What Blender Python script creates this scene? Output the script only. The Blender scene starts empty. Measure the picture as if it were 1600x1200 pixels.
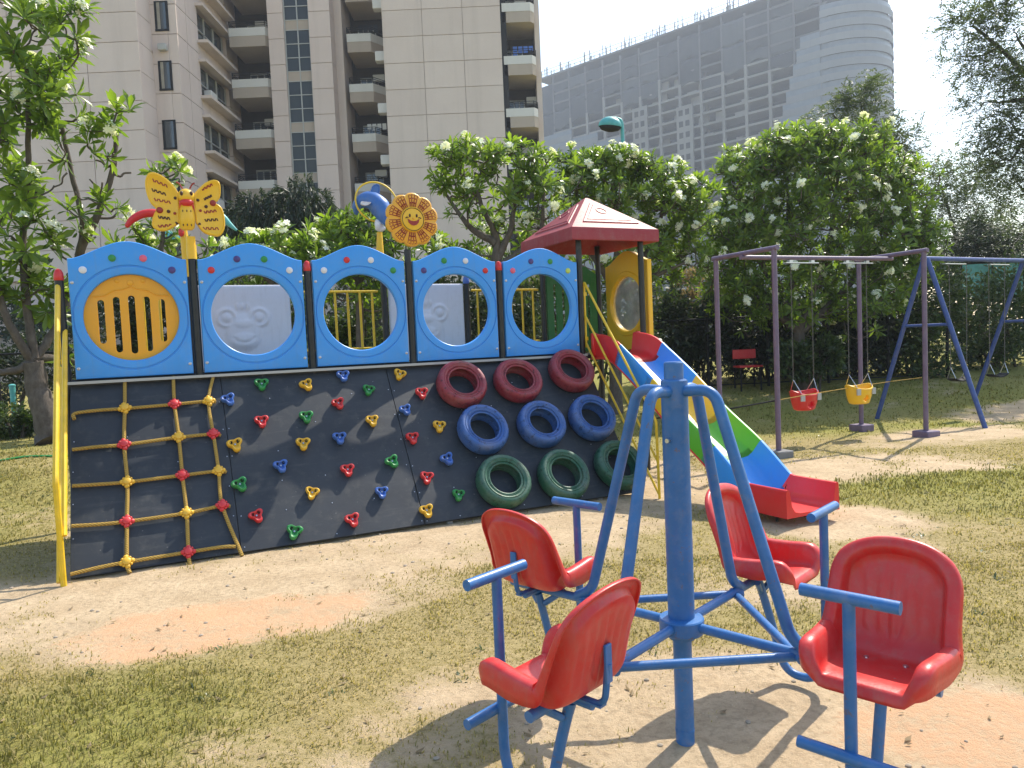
import bpy, math, random
import numpy as np
from mathutils import Vector, Matrix
from mathutils.geometry import tessellate_polygon
random.seed(7)
RNG = np.random.default_rng(11)
PI = math.pi
S = bpy.context.scene
COL = S.collection

# ------------------------------------------------------------------ camera (solved from the photograph)
PITCH, ROLL, CAMH, FPX = math.radians(3.265), math.radians(2.536), 1.6, 1153.0
_f = np.array([0, math.cos(PITCH), -math.sin(PITCH)])
_R = np.array([1.0, 0, 0]); _U = np.cross(_R, _f)
_c, _s = math.cos(ROLL), math.sin(ROLL)
CR, CU, CF = _c*_R - _s*_U, _c*_U + _s*_R, _f
CC = np.array([0, 0, CAMH])
def ray(u, v): return CF + CR*((u-800)/FPX) - CU*((v-600)/FPX)
def on_plane(u, v, p, n):
    d = ray(u, v); return CC + d*(((np.array(p)-CC) @ n)/(d @ n))
def gr(u, v, z=0.0): return on_plane(u, v, (0, 0, z), np.array([0, 0, 1.0]))
def at(u, v, Y): return on_plane(u, v, (0, Y, 0), np.array([0, 1.0, 0]))

cam = bpy.data.cameras.new('camera'); co = bpy.data.objects.new('camera', cam); COL.objects.link(co)
cam.sensor_fit = 'HORIZONTAL'; cam.sensor_width = 36; cam.lens = 36*FPX/1600
cam.clip_start = 0.05; cam.clip_end = 5000
m = Matrix.Identity(4)
for i in range(3):
    m[i][0], m[i][1], m[i][2], m[i][3] = CR[i], CU[i], -CF[i], CC[i]
co.matrix_world = m
S.camera = co

# ------------------------------------------------------------------ objects, labels
def tag(o, label=None, cat=None, group=None, kind=None):
    if label: o['label'] = label
    if cat: o['category'] = cat
    if group: o['group'] = group
    if kind: o['kind'] = kind
    return o
def thing(name, label, cat, loc=(0, 0, 0), rz=0, group=None):
    o = bpy.data.objects.new(name, None); COL.objects.link(o)
    o.location = [float(a) for a in loc]; o.rotation_euler = (0, 0, rz); o.empty_display_size = .2
    return tag(o, label, cat, group)
def copy_tree(o, parent=None):
    c = o.copy(); COL.objects.link(c)
    if parent: c.parent = parent
    for ch in list(o.children): copy_tree(ch, c)
    return c

class MB:
    def __init__(s): s.v = []; s.f = []; s.m = []; s.n = 0
    def add(s, V, F, mat=0, M=None):
        if M is not None: V = [M @ Vector(p) for p in V]
        b = len(s.v); s.v.extend([tuple(float(c) for c in p) for p in V])
        s.f.extend([tuple(b+i for i in f) for f in F]); s.m.extend([mat]*len(F)); return s
    def box(s, x0, x1, y0, y1, z0, z1, mat=0, M=None, b=0.0):
        if b <= 0:
            V = [(x, y, z) for z in (z0, z1) for y in (y0, y1) for x in (x0, x1)]
            F = [(0, 2, 3, 1), (4, 5, 7, 6), (0, 1, 5, 4), (1, 3, 7, 5), (3, 2, 6, 7), (2, 0, 4, 6)]
            return s.add(V, F, mat, M)
        c = [(x0+b, y0), (x1-b, y0), (x1, y0+b), (x1, y1-b), (x1-b, y1), (x0+b, y1), (x0, y1-b), (x0, y0+b)]
        ci = [(min(max(x, x0+b), x1-b), min(max(y, y0+b), y1-b)) for x, y in c]
        V = [(x, y, z0) for x, y in ci]+[(x, y, z0+b) for x, y in c]+[(x, y, z1-b) for x, y in c]+[(x, y, z1) for x, y in ci]
        F = [tuple(reversed(range(8))), tuple(range(24, 32))]
        for k in range(3):
            for i in range(8):
                j = (i+1) % 8; F.append((k*8+i, k*8+j, k*8+8+j, k*8+8+i))
        return s.add(V, F, mat, M)
    def tube(s, pts, r, n=10, mat=0, caps=True, closed=False, M=None, flat=1.0):
        P = [np.array(p, float) for p in pts]; k = len(P)
        rr = [r]*k if np.isscalar(r) else list(r)
        V = []; F = []; up = None
        for i in range(k):
            if closed: t = P[(i+1) % k]-P[i-1]
            elif i == 0: t = P[1]-P[0]
            elif i == k-1: t = P[-1]-P[-2]
            else:
                a = P[i]-P[i-1]; b = P[i+1]-P[i]; t = a/max(np.linalg.norm(a), 1e-9)+b/max(np.linalg.norm(b), 1e-9)
            t = t/max(np.linalg.norm(t), 1e-9)
            if up is None:
                up = np.array([0, 0, 1.0]) if abs(t[2]) < .9 else np.array([1.0, 0, 0])
            x = np.cross(up, t); x /= max(np.linalg.norm(x), 1e-9); y = np.cross(t, x); up = y
            for j in range(n):
                a = 2*PI*j/n; V.append(P[i]+x*math.cos(a)*rr[i]+y*math.sin(a)*rr[i]*flat)
        for i in range(k if closed else k-1):
            for j in range(n):
                a, b = i*n+j, i*n+(j+1) % n; c = ((i+1) % k)*n
                F.append((a, b, c+(j+1) % n, c+j))
        if caps and not closed:
            F.append(tuple(reversed(range(n)))); F.append(tuple((k-1)*n+j for j in range(n)))
        return s.add(V, F, mat, M)
    def lathe(s, prof, n=24, mat=0, M=None, a0=0.0, a1=2*PI):
        full = abs(a1-a0-2*PI) < 1e-6; cols = n if full else n+1
        V = []; F = []; k = len(prof)
        for j in range(cols):
            a = a0+(a1-a0)*j/n
            for r, z in prof: V.append((r*math.cos(a), r*math.sin(a), z))
        for j in range(n):
            c, d = j*k, ((j+1) % cols)*k
            for i in range(k-1): F.append((c+i, d+i, d+i+1, c+i+1))
        return s.add(V, F, mat, M)
    def ball(s, c, r, n=12, mat=0, sc=(1, 1, 1), M=None):
        prof = [(max(r*math.sin(PI*i/n), 1e-5), -r*math.cos(PI*i/n)) for i in range(n+1)]
        T = Matrix.Translation(Vector([float(a) for a in c])) @ Matrix.Diagonal((sc[0], sc[1], sc[2], 1))
        if M is not None: T = M @ T
        return s.lathe(prof, n+4, mat, T)
    def plate(s, loops, y0, y1, mat=0, M=None, inset=0.0):
        """loops of (x,z): first the outline, then holes; a slab between y0 (front) and y1."""
        L = [[Vector((x, 0, z)) for x, z in lp] for lp in loops]
        flat = [p for lp in L for p in lp]; T = tessellate_polygon(L); n = len(flat)
        V = [(p.x, y0, p.z) for p in flat]+[(p.x, y1, p.z) for p in flat]
        F = []
        for t in T:
            a, b, c = [flat[i] for i in t]
            ccw = (b.x-a.x)*(c.z-a.z)-(b.z-a.z)*(c.x-a.x) > 0
            t = tuple(t) if ccw else tuple(reversed(t))
            F.append(t); F.append(tuple(i+n for i in reversed(t)))
        o = 0
        for li, lp in enumerate(L):
            k = len(lp); area = sum(lp[i].x*lp[(i+1) % k].z-lp[(i+1) % k].x*lp[i].z for i in range(k))
            fwd = (area > 0) == (li == 0)
            for i in range(k):
                a, b = o+i, o+(i+1) % k
                F.append((b, a, a+n, b+n) if fwd else (a, b, b+n, a+n))
            o += k
        return s.add(V, F, mat, M)
    def grid(s, fn, nu, nv, mat=0, M=None, wrap=False):
        V = [fn(i/nu, j/nv) for j in range(nv+1) for i in range(nu+1)]
        F = [(j*(nu+1)+i, j*(nu+1)+i+1, (j+1)*(nu+1)+i+1, (j+1)*(nu+1)+i) for j in range(nv) for i in range(nu)]
        return s.add(V, F, mat, M)
    def rings(s, R, mats=None, M=None, cap0=False, cap1=False, mat=0):
        """R: list of equal-length closed loops of points, skinned in order."""
        n = len(R[0]); V = [p for r in R for p in r]
        for k in range(len(R)-1):
            pass
        b = len(s.v)
        F = []; FM = []
        for k in range(len(R)-1):
            for i in range(n):
                j = (i+1) % n; F.append((k*n+i, k*n+j, (k+1)*n+j, (k+1)*n+i)); FM.append(mats[k] if mats else mat)
        if cap0: F.append(tuple(reversed(range(n)))); FM.append(mats[0] if mats else mat)
        if cap1: F.append(tuple((len(R)-1)*n+i for i in range(n))); FM.append(mats[-1] if mats else mat)
        s.add(V, F, 0, M); s.m[-len(F):] = FM
        return s
    def build(s, name, mats, parent=None, smooth=True, angle=38, loc=None, fix=True, label=None):
        me = bpy.data.meshes.new(name); me.from_pydata(s.v, [], s.f)
        if not isinstance(mats, (list, tuple)): mats = [mats]
        for q in mats: me.materials.append(q)
        me.polygons.foreach_set('material_index', s.m)
        if fix:
            import bmesh
            bm = bmesh.new(); bm.from_mesh(me); bmesh.ops.recalc_face_normals(bm, faces=bm.faces); bm.to_mesh(me); bm.free()
        if smooth:
            me.polygons.foreach_set('use_smooth', [True]*len(me.polygons)); me.set_sharp_from_angle(angle=math.radians(angle))
        me.update()
        o = bpy.data.objects.new(name, me); COL.objects.link(o)
        if parent: o.parent = parent
        if loc is not None: o.location = loc
        if label: o['label'] = label
        return o
def np_mesh(name, V, F, mat, parent=None, smooth=True, attr=None):
    """fast build from numpy arrays; F is (n,3) or (n,4); attr = {name: per-vertex float array}"""
    me = bpy.data.meshes.new(name); k = F.shape[1]
    me.vertices.add(len(V)); me.vertices.foreach_set('co', np.ascontiguousarray(V, dtype=np.float32).ravel())
    me.loops.add(F.size); me.loops.foreach_set('vertex_index', np.ascontiguousarray(F, dtype=np.int32).ravel())
    me.polygons.add(len(F)); me.polygons.foreach_set('loop_start', np.arange(0, F.size, k, dtype=np.int32))
    me.polygons.foreach_set('use_smooth', np.full(len(F), smooth))
    me.update(calc_edges=True)
    for an, av in (attr or {}).items():
        a = me.attributes.new(an, 'FLOAT', 'POINT'); a.data.foreach_set('value', np.ascontiguousarray(av, dtype=np.float32))
    me.materials.append(mat); me.validate()
    o = bpy.data.objects.new(name, me); COL.objects.link(o)
    if parent: o.parent = parent
    return o
def bez(pts, n=8):
    """Catmull-Rom through points"""
    P = [np.array(p, float) for p in pts]; P = [2*P[0]-P[1]]+P+[2*P[-1]-P[-2]]; out = []
    for i in range(1, len(P)-2):
        for k in range(n):
            t = k/n; a, b, c, d = P[i-1], P[i], P[i+1], P[i+2]
            out.append(.5*((2*b)+(c-a)*t+(2*a-5*b+4*c-d)*t*t+(3*b-a-3*c+d)*t**3))
    out.append(P[-2]); return out
def bend(pts, r, n=6):
    """polyline with rounded corners of radius r"""
    P = [np.array(p, float) for p in pts]; out = [P[0]]
    for i in range(1, len(P)-1):
        a = P[i-1]-P[i]; b = P[i+1]-P[i]; la, lb = np.linalg.norm(a), np.linalg.norm(b); d = min(r, la*.48, lb*.48)
        p0 = P[i]+a/la*d; p2 = P[i]+b/lb*d
        for k in range(n+1):
            t = k/n; out.append((1-t)**2*p0+2*t*(1-t)*P[i]+t*t*p2)
    out.append(P[-1]); return out
def circ(r, n=48, cx=0, cz=0, rz=None):
    rz = r if rz is None else rz
    return [(cx+r*math.cos(2*PI*i/n), cz+rz*math.sin(2*PI*i/n)) for i in range(n)]
def frame_to(n, p=(0, 0, 0), up=(0, 0, 1)):
    """matrix with local z along n"""
    n = Vector(n).normalized(); u = Vector(up); x = u.cross(n)
    if x.length < 1e-4: x = Vector((1, 0, 0))
    x.normalize(); y = n.cross(x)
    M = Matrix.Identity(4)
    for i in range(3): M[i][0], M[i][1], M[i][2], M[i][3] = x[i], y[i], n[i], float(p[i])
    return M

# ------------------------------------------------------------------ materials
class NT:
    def __init__(s, name):
        s.mat = bpy.data.materials.new(name); s.mat.use_nodes = True; s.t = s.mat.node_tree; s.t.nodes.clear()
        s.out = s.n('ShaderNodeOutputMaterial')
    def n(s, typ, **kw):
        o = s.t.nodes.new(typ)
        for k, v in kw.items():
            if k == 'ins':
                for a, b in v.items(): s.set(o, a, b)
            else: setattr(o, k, v)
        return o
    def set(s, o, a, b):
        if isinstance(b, bpy.types.NodeSocket): s.t.links.new(b, o.inputs[a])
        else: o.inputs[a].default_value = b
    def coord(s, kind='Object', scale=(1, 1, 1)):
        c = s.n('ShaderNodeTexCoord'); mp = s.n('ShaderNodeMapping', ins={'Vector': c.outputs[kind], 'Scale': scale}); return mp.outputs[0]
    def noise(s, vec, scale, detail=4, rough=.55, dist=0.0):
        return s.n('ShaderNodeTexNoise', ins={'Vector': vec, 'Scale': scale, 'Detail': detail, 'Roughness': rough, 'Distortion': dist}).outputs['Fac']
    def ramp(s, fac, stops):
        r = s.n('ShaderNodeValToRGB', ins={'Fac': fac}); e = r.color_ramp.elements
        while len(e) < len(stops): e.new(.5)
        for i, (p, c) in enumerate(stops):
            e[i].position = p; e[i].color = (c, c, c, 1) if np.isscalar(c) else (*c[:3], 1)
        return r.outputs['Color']
    def mix(s, fac, a, b, mode='MIX'):
        x = s.n('ShaderNodeMix', data_type='RGBA', blend_type=mode)
        s.set(x, 0, fac)
        for i, q in ((6, a), (7, b)):
            s.set(x, i, q if isinstance(q, bpy.types.NodeSocket) else (*q[:3], 1))
        return x.outputs[2]
    def math(s, op, a, b=0.0, clamp=False):
        x = s.n('ShaderNodeMath', operation=op, use_clamp=clamp); s.set(x, 0, a); s.set(x, 1, b); return x.outputs[0]
    def bump(s, h, strength=.2, dist=.01):
        return s.n('ShaderNodeBump', ins={'Height': h, 'Strength': strength, 'Distance': dist}).outputs[0]
    def pbr(s, color, rough=.5, metal=0.0, normal=None, spec=.5, **kw):
        p = s.n('ShaderNodeBsdfPrincipled')
        s.set(p, 'Base Color', color if isinstance(color, bpy.types.NodeSocket) else (*color[:3], 1))
        s.set(p, 'Roughness', rough); s.set(p, 'Metallic', metal); s.set(p, 'Specular IOR Level', spec)
        if normal is not None: s.set(p, 'Normal', normal)
        for k, v in kw.items(): s.set(p, k, v)
        return p
    def done(s, shader):
        s.t.links.new(shader.outputs[0] if not isinstance(shader, bpy.types.NodeSocket) else shader, s.out.inputs[0]); return s.mat
def plastic(name, c, rough=.38, fade=.12, dust=.22, scale=6.0, bump=.06, spec=.5):
    """moulded plastic: faint sun-fading, dust film and scuffs"""
    t = NT(name); v = t.coord()
    a = t.noise(v, scale, 5, .6); g = t.noise(v, scale*14, 3, .6)
    faded = [min(1, x*.8+.09) for x in c]
    col = t.mix(t.ramp(a, [(.35, 0.0), (.75, fade*2.2)]), c, faded)
    d = t.math('MULTIPLY', t.ramp(t.noise(v, scale*3.1, 6, .7), [(.5, 0.0), (.8, 1.0)]), dust)
    col = t.mix(d, col, (.34, .29, .22))
    st = t.ramp(t.noise(t.coord('Object', (14, 14, 1.2)), 1.6, 6, .7), [(.52, 0.0), (.78, 1.0)])
    col = t.mix(t.math('MULTIPLY', st, dust*1.3), col, (.22, .19, .15))
    sc = t.ramp(t.noise(t.coord('Object', (3, 3, 40)), 5.0, 5, .7), [(.68, 0.0), (.73, 1.0)])
    col = t.mix(t.math('MULTIPLY', sc, fade*1.6), col, [min(1, x*.6+.28) for x in c])
    ro = t.math('ADD', t.math('MULTIPLY', g, .25), rough-.1)
    return t.done(t.pbr(col, ro, 0, t.bump(g, bump, .004), spec))
def paint(name, c, rough=.35, rust=.12, scale=9.0, dust=.25):
    """enamel on steel tube: chips, brush marks, dust"""
    t = NT(name); v = t.coord()
    ch = t.ramp(t.noise(v, scale*2.0, 8, .75), [(.60, 0.0), (.63, 1.0)])
    col = t.mix(t.ramp(t.noise(v, scale, 5, .6), [(.3, 0.0), (.8, 1.0)]), [x*.82 for x in c], [min(1, x*1.12+.01) for x in c])
    col = t.mix(t.math('MULTIPLY', t.ramp(t.noise(v, scale*1.7, 6, .65), [(.5, 0.0), (.85, 1.0)]), dust), col, (.33, .29, .23))
    col = t.mix(t.math('MULTIPLY', ch, rust), col, (.16, .09, .05))
    g = t.noise(v, scale*9, 4, .6)
    return t.done(t.pbr(col, t.math('ADD', t.math('MULTIPLY', g, .3), rough-.08), 0, t.bump(g, .12, .004)))
M = {}
M['panel_blue'] = plastic('panel_blue', (.042, .30, .78), .36, .12, .12)
M['yellow'] = plastic('yellow_plastic', (.84, .49, .014), .4, .1, .08)
M['amber'] = plastic('amber_plastic', (.80, .36, .01), .42, .1, .08)
M['red'] = plastic('red_plastic', (.62, .018, .016), .33, .12, .1)
M['seat_red'] = plastic('seat_red_plastic', (.60, .020, .016), .36, .2, .2, 9.0, .12)
M['roof_red'] = plastic('roof_red_plastic', (.30, .010, .017), .5, .15, .20, 4.0)
M['slide_blue'] = plastic('slide_blue_plastic', (.03, .28, .74), .36, .1, .08)
M['slide_green'] = plastic('slide_green_plastic', (.12, .46, .025), .36, .1, .08)
M['slide_yellow'] = plastic('slide_yellow_plastic', (.84, .50, .014), .36, .1, .08)
M['slide_red'] = plastic('slide_red_plastic', (.68, .018, .018), .34, .1, .08)
M['white'] = plastic('white_plastic', (.72, .72, .76), .42, .05, .12)
M['green'] = plastic('green_plastic', (.02, .25, .05), .38, .08, .1)
M['dark_green'] = plastic('dark_green_plastic', (.012, .16, .03), .45, .08, .12)
M['pink'] = plastic('pink_plastic', (.75, .12, .2), .35, .05, .05)
M['purple'] = plastic('purple_plastic', (.06, .04, .2), .35, .05, .05)
M['lime'] = plastic('lime_plastic', (.5, .62, .12), .35, .05, .05)
M['hold_blue'] = plastic('hold_blue_plastic', (.04, .13, .45), .42, .12, .15, 20)
M['hold_yellow'] = plastic('hold_yellow_plastic', (.74, .42, .02), .42, .12, .15, 20)
M['hold_red'] = plastic('hold_red_plastic', (.62, .025, .03), .42, .12, .15, 20)
M['hold_green'] = plastic('hold_green_plastic', (.015, .24, .05), .42, .12, .15, 20)
M['hole'] = plastic('dark_recess', (.012, .012, .014), .6, 0, .05)
M['post_black'] = paint('black_post_paint', (.007, .008, .009), .36, .15, 9.0, .05)
M['deck'] = paint('deck_plate', (.016, .017, .018), .5, .3)
M['rail_yellow'] = paint('yellow_rail_paint', (.78, .50, .012), .32, .08)
M['mgr_blue'] = paint('roundabout_blue_paint', (.028, .145, .385), .30, .6, 11.0, .28)
M['swing_purple'] = paint('swing_purple_paint', (.15, .105, .175), .4, .2)
M['swing_blue'] = paint('swing_blue_paint', (.035, .075, .26), .38, .2)
M['teal'] = paint('teal_paint', (.10, .42, .40), .4, .15)
M['steel'] = NT('galvanised_steel'); M['steel'] = M['steel'].done(M['steel'].pbr((.55, .55, .56), .35, 1.0))
M['chain'] = paint('weathered_chain', (.16, .15, .14), .5)
M['dolphin_blue'] = plastic('dolphin_blue', (.035, .14, .42), .33)
M['ink_dark'] = plastic('dark_line_paint', (.06, .018, .01), .5, 0, 0)
M['ink_red'] = plastic('dark_red_paint', (.30, .03, .02), .5, 0, 0)
M['orange'] = plastic('orange_plastic', (.82, .40, .02), .42, .12, .1)

def rubber_mat():
    t = NT('black_rubber_mat'); v = t.coord()
    a = t.noise(v, 1.6, 6, .65); b = t.noise(v, 9, 6, .7); g = t.noise(v, 160, 3, .7)
    col = t.mix(t.ramp(a, [(.35, 0.0), (.72, 1.0)]), (.015, .019, .025), (.032, .038, .045))
    col = t.mix(t.math('MULTIPLY', t.ramp(b, [(.52, 0.0), (.78, 1.0)]), .42), col, (.115, .112, .10))
    st = t.noise(t.coord('Object', (1, 7, 7)), 3.0, 6, .7)
    col = t.mix(t.math('MULTIPLY', t.ramp(st, [(.55, 0.0), (.72, 1.0)]), .22), col, (.13, .125, .115))
    sp = t.ramp(t.noise(v, 42, 2, .5), [(.74, 0.0), (.77, 1.0)])
    col = t.mix(t.math('MULTIPLY', sp, .5), col, (.3, .29, .27))
    return t.done(t.pbr(col, t.math('ADD', t.math('MULTIPLY', b, .35), .40), 0, t.bump(g, .25, .003), .5))
M['mat'] = rubber_mat()
def tyre_mat(name, c):
    t = NT(name); v = t.coord()
    b = t.noise(v, 7, 7, .7); g = t.noise(v, 60, 4, .7)
    col = t.mix(t.ramp(b, [(.4, 0.0), (.75, .8)]), c, [x*.7+.07 for x in c])
    col = t.mix(t.math('MULTIPLY', t.ramp(t.noise(v, 22, 6, .75), [(.55, 0.0), (.62, 1.0)]), .8), col, [x*.2 for x in c])
    col = t.mix(t.math('MULTIPLY', t.ramp(t.noise(v, 4, 6, .7), [(.5, 0.0), (.8, 1.0)]), .3), col, (.28, .25, .2))
    return t.done(t.pbr(col, t.math('ADD', t.math('MULTIPLY', g, .3), .34), 0, t.bump(g, .5, .006), .5))
M['tyre_red'] = tyre_mat('tyre_red_paint', (.26, .022, .035))
M['tyre_blue'] = tyre_mat('tyre_blue_paint', (.03, .105, .33))
M['tyre_green'] = tyre_mat('tyre_green_paint', (.02, .10, .055))
def rope_mat(name, c1, c2):
    t = NT(name); v = t.coord()
    w = t.n('ShaderNodeTexWave', ins={'Vector': t.coord('Object', (1, 1, 1)), 'Scale': 26.0, 'Distortion': 3.0, 'Detail': 2.0}, bands_direction='DIAGONAL').outputs['Fac']
    col = t.mix(w, c1, c2); col = t.mix(t.math('MULTIPLY', t.noise(v, 30, 5, .7), .4), col, [x*.5 for x in c1])
    return t.done(t.pbr(col, .75, 0, t.bump(w, .6, .006), .2))
M['rope'] = rope_mat('yellow_rope', (.52, .33, .07), (.30, .19, .05))

def concrete(name, c, c2, scale=.35, streak=.35, rough=.85):
    t = NT(name); v = t.coord()
    a = t.noise(v, scale, 7, .6); st = t.noise(t.coord('Object', (1.2, 1.2, .07)), .9, 6, .65)
    col = t.mix(t.ramp(a, [(.3, 0.0), (.75, 1.0)]), c, c2)
    isl = t.n('ShaderNodeNewGeometry').outputs['Random Per Island']; col = t.mix(t.math('MULTIPLY', isl, .16), col, [x*.55 for x in c])
    col = t.mix(t.math('MULTIPLY', t.ramp(st, [(.5, 0.0), (.82, 1.0)]), streak), col, [x*.55 for x in c])
    g = t.noise(v, 6, 6, .7)
    col = t.mix(t.math('MULTIPLY', g, .22), col, [x*.7 for x in c])
    return t.done(t.pbr(col, rough, 0, t.bump(g, .15, .02), .2))
M['facade'] = concrete('pink_beige_render', (.66, .545, .49), (.72, .61, .555))
M['facade2'] = concrete('beige_render', (.67, .56, .495), (.73, .625, .555))
M['groove'] = concrete('shadow_joint', (.47, .39, .35), (.53, .44, .39))
M['balc_white'] = concrete('white_parapet_band', (.66, .64, .60), (.72, .70, .66), .5, .25)
M['balc_beige'] = concrete('beige_parapet', (.45, .375, .31), (.5, .42, .35), .5, .3)
M['recess'] = concrete('loggia_wall_shade', (.045, .04, .036), (.08, .07, .062), .6)  # balcony recess shade put into a near-black wall colour
M['conc'] = concrete('raw_concrete', (.20, .197, .193), (.28, .275, .268), .08, .4)
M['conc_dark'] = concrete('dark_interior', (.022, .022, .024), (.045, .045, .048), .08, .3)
def glass_mat(name, c, rough=.12, spec=.9):
    t = NT(name); v = t.coord(); a = t.noise(v, .7, 4, .6)
    col = t.mix(a, c, [x*1.7+.01 for x in c])
    w = t.noise(v, .5, 2, .5)
    return t.done(t.pbr(col, rough, 0, t.bump(w, .25, .06), spec))
M['glass'] = glass_mat('window_glass', (.035, .043, .048))
M['glass_strip'] = glass_mat('stair_glass', (.022, .027, .031), .3, .35)
M['glass_far'] = glass_mat('curtain_wall_glass', (.10, .12, .15), .35, .4)
M['alu'] = plastic('aluminium_frame', (.42, .42, .40), .5, .1, .1)
M['iron'] = plastic('dark_iron', (.012, .012, .013), .7, .05, .03, 6.0, .06, .2)
M['net_dark'] = concrete('scaffold_netting', (.030, .033, .040), (.06, .064, .072), .05, .4)
M['net_grey'] = concrete('paler_scaffold_netting', (.055, .06, .068), (.095, .10, .11), .05, .4)
M['curtain'] = concrete('window_curtain', (.30, .27, .22), (.42, .38, .32), 3, .1)
M['slab_far'] = concrete('net_dimmed_slab', (.10, .10, .105), (.15, .15, .155), .06, .3)  # concrete darkened for slabs and columns dimmed behind the netting haze
M['clad_far'] = concrete('grey_cladding_band', (.19, .20, .22), (.25, .26, .28), .06, .3)
M['bark'] = None
def bark(name, c1, c2, sc=14):
    t = NT(name); v = t.coord('Object', (1, 1, .55)); a = t.noise(v, sc, 7, .7); b = t.noise(v, sc*.22, 4, .6)
    col = t.mix(t.ramp(a, [(.3, 0.0), (.7, 1.0)]), c1, c2); col = t.mix(t.math('MULTIPLY', b, .5), col, [x*.55 for x in c1])
    return t.done(t.pbr(col, .85, 0, t.bump(a, .7, .02), .2))
M['bark'] = bark('frangipani_bark', (.085, .068, .054), (.19, .16, .135))
M['bark_dark'] = bark('dark_bark', (.055, .045, .036), (.12, .10, .08))
def leaf(name, c_old, c_new, trans=.45, rough=.38, spec=.5):
    """leaf blade: reflects and lets light through; per-leaf age in attribute 'age'"""
    t = NT(name)
    at_ = t.n('ShaderNodeAttribute', attribute_name='age').outputs['Fac']
    col = t.mix(at_, c_old, c_new)
    p = t.pbr(col, rough, 0, None, spec)
    tr = t.n('ShaderNodeBsdfTranslucent'); t.set(tr, 'Color', t.mix(.5, col, t.mix(1.0, col, (2.4, 2.6, .9), 'MULTIPLY')))
    mx = t.n('ShaderNodeMixShader'); t.set(mx, 0, trans); t.t.links.new(p.outputs[0], mx.inputs[1]); t.t.links.new(tr.outputs[0], mx.inputs[2])
    return t.done(mx)
M['leaf_frangi'] = leaf('frangipani_leaf', (.048, .10, .018), (.22, .30, .032), .52, .32)
M['leaf_hedge'] = leaf('hedge_leaf', (.028, .052, .016), (.085, .12, .035), .38, .4)
M['leaf_dark'] = leaf('dark_tree_leaf', (.014, .024, .012), (.04, .06, .025), .3, .5)
M['leaf_feather'] = leaf('feathery_leaf', (.035, .055, .020), (.095, .125, .045), .42, .5)
M['leaf_dry'] = leaf('dry_leaf', (.16, .12, .07), (.30, .22, .12), .3, .7)
M['petal'] = leaf('white_petal', (.78, .77, .72), (.85, .84, .78), .3, .5)
M['grass_blade'] = leaf('grass_blade', (.14, .132, .034), (.47, .365, .165), .3, .6, .2)
# ------------------------------------------------------------------ value noise for the terrain and the worn patches
_tab = np.random.default_rng(5).random((256, 256))
def vnoise(x, y, s):
    x = np.asarray(x)*s+137.3; y = np.asarray(y)*s+71.9
    xi = np.floor(x).astype(int); yi = np.floor(y).astype(int); fx = x-xi; fy = y-yi
    fx = fx*fx*(3-2*fx); fy = fy*fy*(3-2*fy)
    g = lambda a, b: _tab[a % 256, b % 256]
    return (g(xi, yi)*(1-fx)+g(xi+1, yi)*fx)*(1-fy)+(g(xi, yi+1)*(1-fx)+g(xi+1, yi+1)*fx)*fy
def fbm(x, y, s, o=4):
    a = 0; t = 0; w = 1.0
    for i in range(o):
        a = a+w*vnoise(np.asarray(x)+i*13.7, np.asarray(y)-i*7.1, s*2**i); t += w; w *= .55
    return a/t
def sstep(x, a, b):
    t = np.clip((np.asarray(x)-a)/(b-a), 0, 1); return t*t*(3-2*t)
def height(x, y):
    x = np.asarray(x, float); y = np.asarray(y, float)
    h = .46*sstep(-x, 3.6, 6.2)*sstep(y, 6.6, 9.4)                       # bank rising to the tree behind the left end
    h = h+.50*sstep(y, 12.0, 18)*sstep(x, -4, 2)                          # gentle rise to the hedge
    h = h+.15*sstep(y, 15, 22)
    h = h+(fbm(x, y, .9, 3)-.5)*.05*sstep(np.hypot(x, y), 1, 4)*(1-sstep(y, 40, 60))
    h = h+(fbm(x, y, 6.0, 3)-.5)*.022
    return h
TH = math.radians(25.49); PO = np.array([-3.70, 6.20, 0.0])
PD = np.array([math.cos(TH), math.sin(TH), 0]); PB = np.array([-math.sin(TH), math.cos(TH), 0])
MC = np.array([.62, 2.82])
def blob(x, y, cx, cy, rx, ry, a=0):
    c, s = math.cos(a), math.sin(a); dx = x-cx; dy = y-cy
    return 1-sstep(np.hypot((dx*c+dy*s)/rx, (-dx*s+dy*c)/ry), .45, 1.25)
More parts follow.
